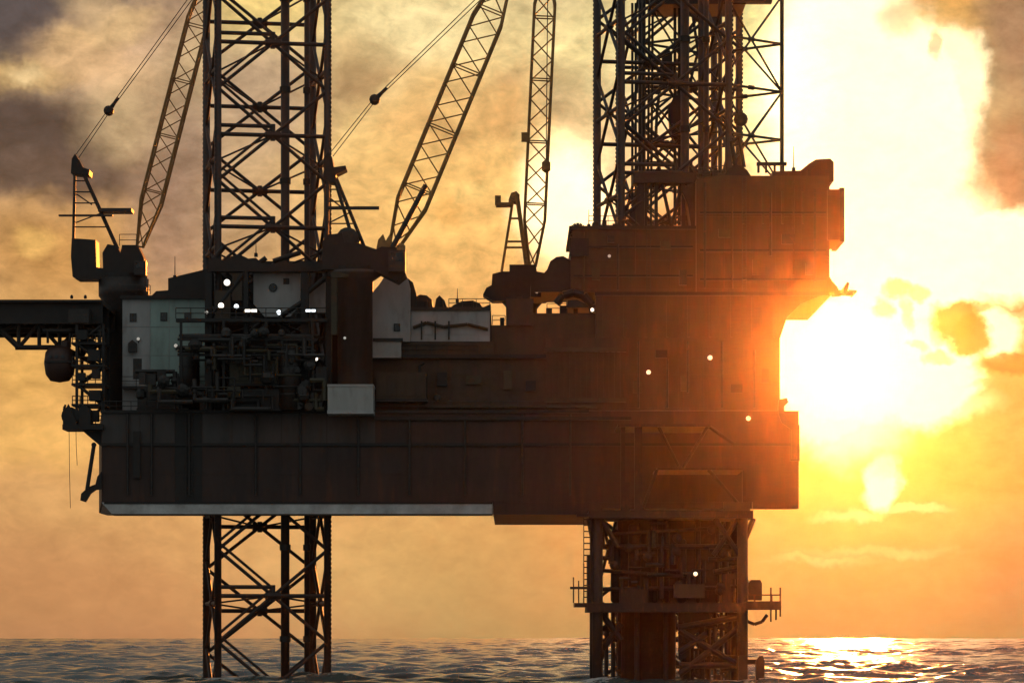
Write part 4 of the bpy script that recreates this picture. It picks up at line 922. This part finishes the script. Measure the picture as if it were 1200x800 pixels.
# ------------------------------------------------------------------ wellhead platform in front of the right leg
def build_platform():
    y0, y1 = -14.0, -3.0
    P = lambda a, b, y=y0: W(a, b, y)
    t = thing('wellhead_platform', 'rust red wellhead platform on legs standing in the sea below the right leg', 'platform', P(785, 790))
    sea = -5
    xs = [P(700, 0).x, P(870, 0).x]
    for x in xs:
        for y in (y0, y1):
            part(t, 'jacket_leg', MB().tube((x, y, sea), (x, y, P(0, 598).z), .62, 12), M_RUST, smooth=True)
    part(t, 'caisson', MB().lathe((P(762, 0).x, -8.5, 0), [(3.15, sea), (3.15, P(0, 716).z), (3.5, P(0, 716).z), (3.5, P(0, 706).z)], 24), M_RUST, smooth=True)
    for px in (747, 781): part(t, 'caisson_pipe', MB().tube((P(px, 0).x, -11.9, sea), (P(px, 0).x, -11.9, P(0, 706).z), .3, 8), M_RUST)
    # decks
    def deck(py0, py1, a, b, ya, yb): part(t, 'deck', MB().box(P(a, 0).x, P(b, 0).x, ya, yb, P(0, py1).z, P(0, py0).z), M_RUST)
    deck(706, 717, 688, 874, -15, -2); deck(598, 607, 690, 882, -15, -2); deck(497, 500, 724, 832, -14.6, -2); deck(548, 550.5, 770, 872, -14.4, -2)
    part(t, 'side_walkway', MB().box(P(874, 0).x, P(915, 0).x, -14.6, -9, P(0, 714).z, P(0, 704).z), M_RUST)
    part(t, 'side_walkway', MB().box(P(673, 0).x, P(690, 0).x, -14.6, -9, P(0, 711).z, P(0, 706).z), M_RUST)
    part(t, 'side_walkway', MB().box(P(676, 0).x, P(690, 0).x, -14.6, -10, P(0, 605).z, P(0, 602).z), M_RUST)
    for px, a, b in ((903, 688, 728), (914, 688, 722), (884, 697, 704), (909, 714, 726), (904, 696, 704)):
        part(t, 'rail_post', MB().box(P(px - .9, 0).x, P(px + .9, 0).x, -14.5, -14.3, P(0, b).z, P(0, a).z), M_RUST)
    part(t, 'walkway_rail', MB().box(P(878, 0).x, P(915, 0).x, -14.5, -14.4, P(0, 697.5).z, P(0, 696).z), M_RUST)
    part(t, 'control_cabinet', MB().prism([(877, 703), (877, 683), (880, 679), (891, 679), (893, 683), (893, 703)], -13.5, -11), M_DARK)
    for px, a, b in ((672, 676, 706), (678, 680, 706), (684, 660, 706)): part(t, 'rail_post', MB().box(P(px - .7, 0).x, P(px + .7, 0).x, -14.5, -14.3, P(0, b).z, P(0, a).z), M_RUST)
    part(t, 'walkway_rail', MB().box(P(668, 0).x, P(690, 0).x, -14.55, -14.4, P(0, 690).z, P(0, 687).z), M_RUST)
    # upper frame standing against the hull
    for px, w, a in ((748, 9, 500), (730, 5, 500), (735, 6, 565), (872, 4, 548)):
        part(t, 'frame_column', MB().box(P(px - w / 2, 0).x, P(px + w / 2, 0).x, -14.2, -13.4, P(0, 598).z, P(0, a).z), M_RUST)
    for a, b in (((772, 500), (795, 546)), ((829, 500), (800, 548)), ((770, 550), (752, 598)), ((860, 520), (832, 500)), ((830, 550), (872, 598))):
        bar(t, 'frame_brace', P(*a), P(*b), .2, M_RUST)
    part(t, 'sign_panel', MB().pbox(848, 588, 879, 598, -15.3, -15.05), M_BROWN)
    # equipment between the two decks
    part(t, 'back_wall', MB().pbox(724, 607.2, 838, 706, -6, -3.2), M_RUST)
    for i, (px, r, a, b) in enumerate(((722, .55, 620, 706), (745, .75, 612, 706), (768, .4, 607.5, 706), (782, .4, 607.5, 706), (800, .55, 630, 706), (820, .3, 607.5, 706), (842, .25, 607.5, 706), (852, .4, 640, 706))):
        x = P(px, 0).x; part(t, 'vessel' if r > .5 else 'riser_pipe', MB().lathe((x, -11.5 + (i % 2), 0), [(r * .6, P(0, b).z), (r, P(0, b).z + .3), (r, P(0, a).z - .3), (r * .6, P(0, a).z)], 12), M_RUST, smooth=True)
    for a, b, r in (((704, 640), (866, 640), .3), ((706, 626), (850, 618), .2), ((830, 655), (868, 655), .3), ((836, 670), (868, 664), .3), ((706, 668), (812, 676), .22), ((706, 690), (868, 688), .25)):
        bar(t, 'cross_pipe', P(*a, -12.6), P(*b, -12.6), r, M_RUST)
    part(t, 'manifold_box', MB().pbox(790, 684, 826, 700, -14, -12), M_BROWN)
    part(t, 'manifold_box', MB().pbox(726, 690, 756, 706, -13.6, -12), M_RUST)
    part(t, 'valve_block', MB().pbox(846, 672, 868, 706, -13, -8), M_RUST)
    part(t, 'valve_block', MB().pbox(688, 650, 699, 706, -14, -11), M_DARK)
    for a, b in (((870, 640), (883, 607)), ((700, 660), (690, 607)), ((704, 607), (724, 640)), ((838, 607), (866, 650)), ((836, 650), (866, 607))): bar(t, 'frame_brace', P(*a), P(*b), .3, M_RUST)
    # ladder up the left side
    for k in range(14): part(t, 'ladder_rung', MB().box(P(684, 0).x, P(692, 0).x, -14.45, -14.35, P(0, 700 - k * 7).z, P(0, 698.6 - k * 7).z), M_RUST)
    for px in (684, 692): part(t, 'ladder_rail', MB().box(P(px - .5, 0).x, P(px + .5, 0).x, -14.47, -14.33, P(0, 702).z, P(0, 606).z), M_RUST)
    # jacket below the lower deck, conductors and boat landing
    for a, b in (((706, 720), (728, 750)), ((728, 730), (706, 760)), ((795, 735), (868, 722)), ((796, 738), (866, 780)), ((866, 735), (796, 790)), ((796, 779), (872, 779)), ((796, 764), (828, 742))):
        bar(t, 'jacket_brace', P(*a, -13.4), P(*b, -13.4), .38, M_RUST)
    for px in (712, 720): part(t, 'conductor', MB().tube((P(px, 0).x, -9, sea), (P(px, 0).x, -9, P(0, 717).z), .25, 8), M_RUST)
    part(t, 'conductor_brace', MB().path([P(706, 736, -9), P(728, 732, -9)], .4), M_RUST)
    for px, r in ((806, .55), (813, .4), (834, .28), (841, .22), (848, .22), (855, .22), (824, .45)): part(t, 'conductor', MB().tube((P(px, 0).x, -8 - (px % 3), sea), (P(px, 0).x, -8 - (px % 3), P(0, 717).z), r, 8), M_RUST)
    for py in (768, 772, 776): part(t, 'conductor_guide', MB().box(P(828, 0).x, P(866, 0).x, -9.6, -6, P(0, py + 1.2).z, P(0, py).z), M_RUST)
    rg = random.Random(5)
    for i in range(24):
        x0 = rg.uniform(797, 862); y0_ = rg.uniform(718, 790)
        if 826 < x0 < 860 and 738 < y0_ < 768: continue
        q = rg.random() < .5
        part(t, 'jacket_pipe', MB().path([P(x0, y0_, -12.6), P(x0 + (0 if q else rg.uniform(6, 18)), y0_ + (rg.uniform(8, 26) if q else rg.uniform(-4, 4)), -12.6)], rg.uniform(.15, .45), 6), M_RUST)
    for i in range(30):
        x0 = rg.uniform(702, 860); y0_ = rg.uniform(610, 690); q = i % 2
        part(t, 'deck_pipe', MB().path([P(x0, y0_, -13), P(x0 + (0 if q else rg.uniform(8, 26)), y0_ + (rg.uniform(10, 34) if q else 0), -13)], rg.uniform(.12, .34), 6), M_RUST if i % 3 else M_DARK)
    for i in range(10):
        x0 = rg.uniform(704, 850); y0_ = rg.uniform(620, 694)
        part(t, 'valve', MB().lathe(P(x0, y0_, -13.3), [(.2, -.4), (.55, -.2), (.55, .2), (.2, .4)], 8, 'Y'), M_RUST)
    part(t, 'knee_plate', MB().prism([(795, 717), (838, 717), (826, 732), (812, 745), (806, 770), (795, 772)], -12.4, -11.8), M_RUST)
    b = MB(); pts = [P(874, 727, -12), P(884, 731, -12), P(893, 728, -12), P(899, 720, -12)]
    part(t, 'hanging_pipe', b.path(pts, .22, 6), M_RUST)
    part(t, 'boat_landing', MB().pbox(874, 772, 893, 778, -15.5, -12), M_RUST)
    part(t, 'landing_fender', MB().prism([(886, 800), (886, 774), (890, 768), (894, 768), (896, 774), (896, 800)], -16, -14.6), M_DARK)
    part(t, 'landing_fender', MB().pbox(866, 768, 876, 800, -16, -14.8), M_DARK)
build_platform()

# ------------------------------------------------------------------ lit lamps
def build_lamps():
    G = 'lit floodlights on the rig'
    def flood(px, py, y, r, lab, wide=1.0):
        r *= .74
        c = W(px, py, y); k = r * .1 * (y + 400) / 400
        t = thing('floodlight', lab, 'floodlight', c, G)
        if wide > 1.5:
            a = W(px - r * wide, py, y); b = W(px + r * wide, py, y)
            ml = MB().box(a.x, b.x, y - .06, y, c.z - k * .8, c.z + k * .8); mh = MB().box(a.x - .1, b.x + .1, y + .001, y + .3, c.z - k, c.z + k)
        else:
            ml = MB().lathe(c, [(k * .75, -.1), (k, -.04), (k, 0)], 12, 'Y'); mh = MB().lathe(c, [(k * 1.15, .001), (k * 1.15, .18), (k * .5, .5)], 12, 'Y')
        part(t, 'lens', ml, M_DIM if ('faint' in lab or 'small' in lab) else (M_WARM if px > 700 else (M_COOL if px in (277, 327, 364) else M_LENS))); part(t, 'housing', mh, M_DARK)
        part(t, 'bracket', MB().tube(c + Vector((0, .35, 0)), c + Vector((0, .35, -k * 2.4)), .07, 6), M_STEEL)
    flood(266, 331, -.5, 5, 'large round lit lamp on the jacking frame, highest lamp at the left leg')
    flood(259, 358, -1.0, 4.6, 'round lit lamp in the lamp row, directly below the highest one')
    flood(277, 359, -1.0, 3.8, 'round lit lamp in the lamp row, next to the left tube lamp')
    flood(242, 366, -1.0, 2.8, 'faint lit lamp at the left end of the lamp row')
    flood(294, 364, -1.0, 2.6, 'long lit tube lamp left of the cabin\'s round window', 3.6)
    flood(327, 366, -1.2, 3.9, 'tilted lit lamp under the cabin with the round window')
    flood(364, 364, -1.2, 2.4, 'long lit tube lamp below the pale locker', 3.2)
    flood(370, 420, -2.6, 3.6, 'single lit lamp low in the dark deck clutter left of the middle crane pedestal')
    flood(404, 396, -3.2, 2.2, 'faint lit lamp on the middle crane pedestal')
    flood(162, 397, 5.6, 2.6, 'faint lit lamp on the grey part of the accommodation block')
    flood(206, 405, 5.6, 3.0, 'faint lit lamp on the teal part of the accommodation block')
    flood(714, 300, 5.6, 2.6, 'faint lit lamp high on the left face of the drill floor')
    flood(694, 363, 4.4, 2.8, 'lit lamp at the arched pipe beside the cantilever')
    flood(760, 436, 4.2, 3.6, 'round lit lamp in the middle of the brown machinery deck, left of a pair')
    flood(832, 419, 4.2, 3.8, 'round lit lamp on the brown machinery deck, right one of a pair')
    flood(877, 490, -.6, 3.8, 'round lit lamp on the hull near its right edge')
    flood(815, 672, -14.4, 3.4, 'round lit lamp between the two decks of the wellhead platform')
    flood(629, 342, 7.6, 2.4, 'small lit lamp on the dark mud house beside the far crane')
build_lamps()

# ------------------------------------------------------------------ sea haze
def build_haze(dens=0.88e-5, g=.955, col=(1.0, .7, .45)):
    me = MB().box(-2060, 2060, -2460, 1660, -8, 92).mesh('haze')
    ma = bpy.data.materials.new('haze_air'); ma.use_nodes = True; nt = ma.node_tree; nt.nodes.clear()
    v = nt.nodes.new('ShaderNodeVolumePrincipled'); v.inputs['Density'].default_value = dens; v.inputs['Anisotropy'].default_value = g
    v.inputs['Color'].default_value = (*col, 1); v.inputs['Absorption Color'].default_value = (1, 1, 1, 1)
    v2 = nt.nodes.new('ShaderNodeVolumePrincipled'); v2.inputs['Density'].default_value = dens * .8; v2.inputs['Anisotropy'].default_value = .986   # larger droplets: the tight aureole round the sun
    v2.inputs['Color'].default_value = (*col, 1); v2.inputs['Absorption Color'].default_value = (1, 1, 1, 1)
    ad = nt.nodes.new('ShaderNodeAddShader'); nt.links.new(v.outputs[0], ad.inputs[0]); nt.links.new(v2.outputs[0], ad.inputs[1])
    o = nt.nodes.new('ShaderNodeOutputMaterial'); nt.links.new(ad.outputs[0], o.inputs['Volume'])
    me.materials.append(ma); ob = bpy.data.objects.new('haze', me); COL.objects.link(ob); ob['kind'] = 'stuff'
build_haze()
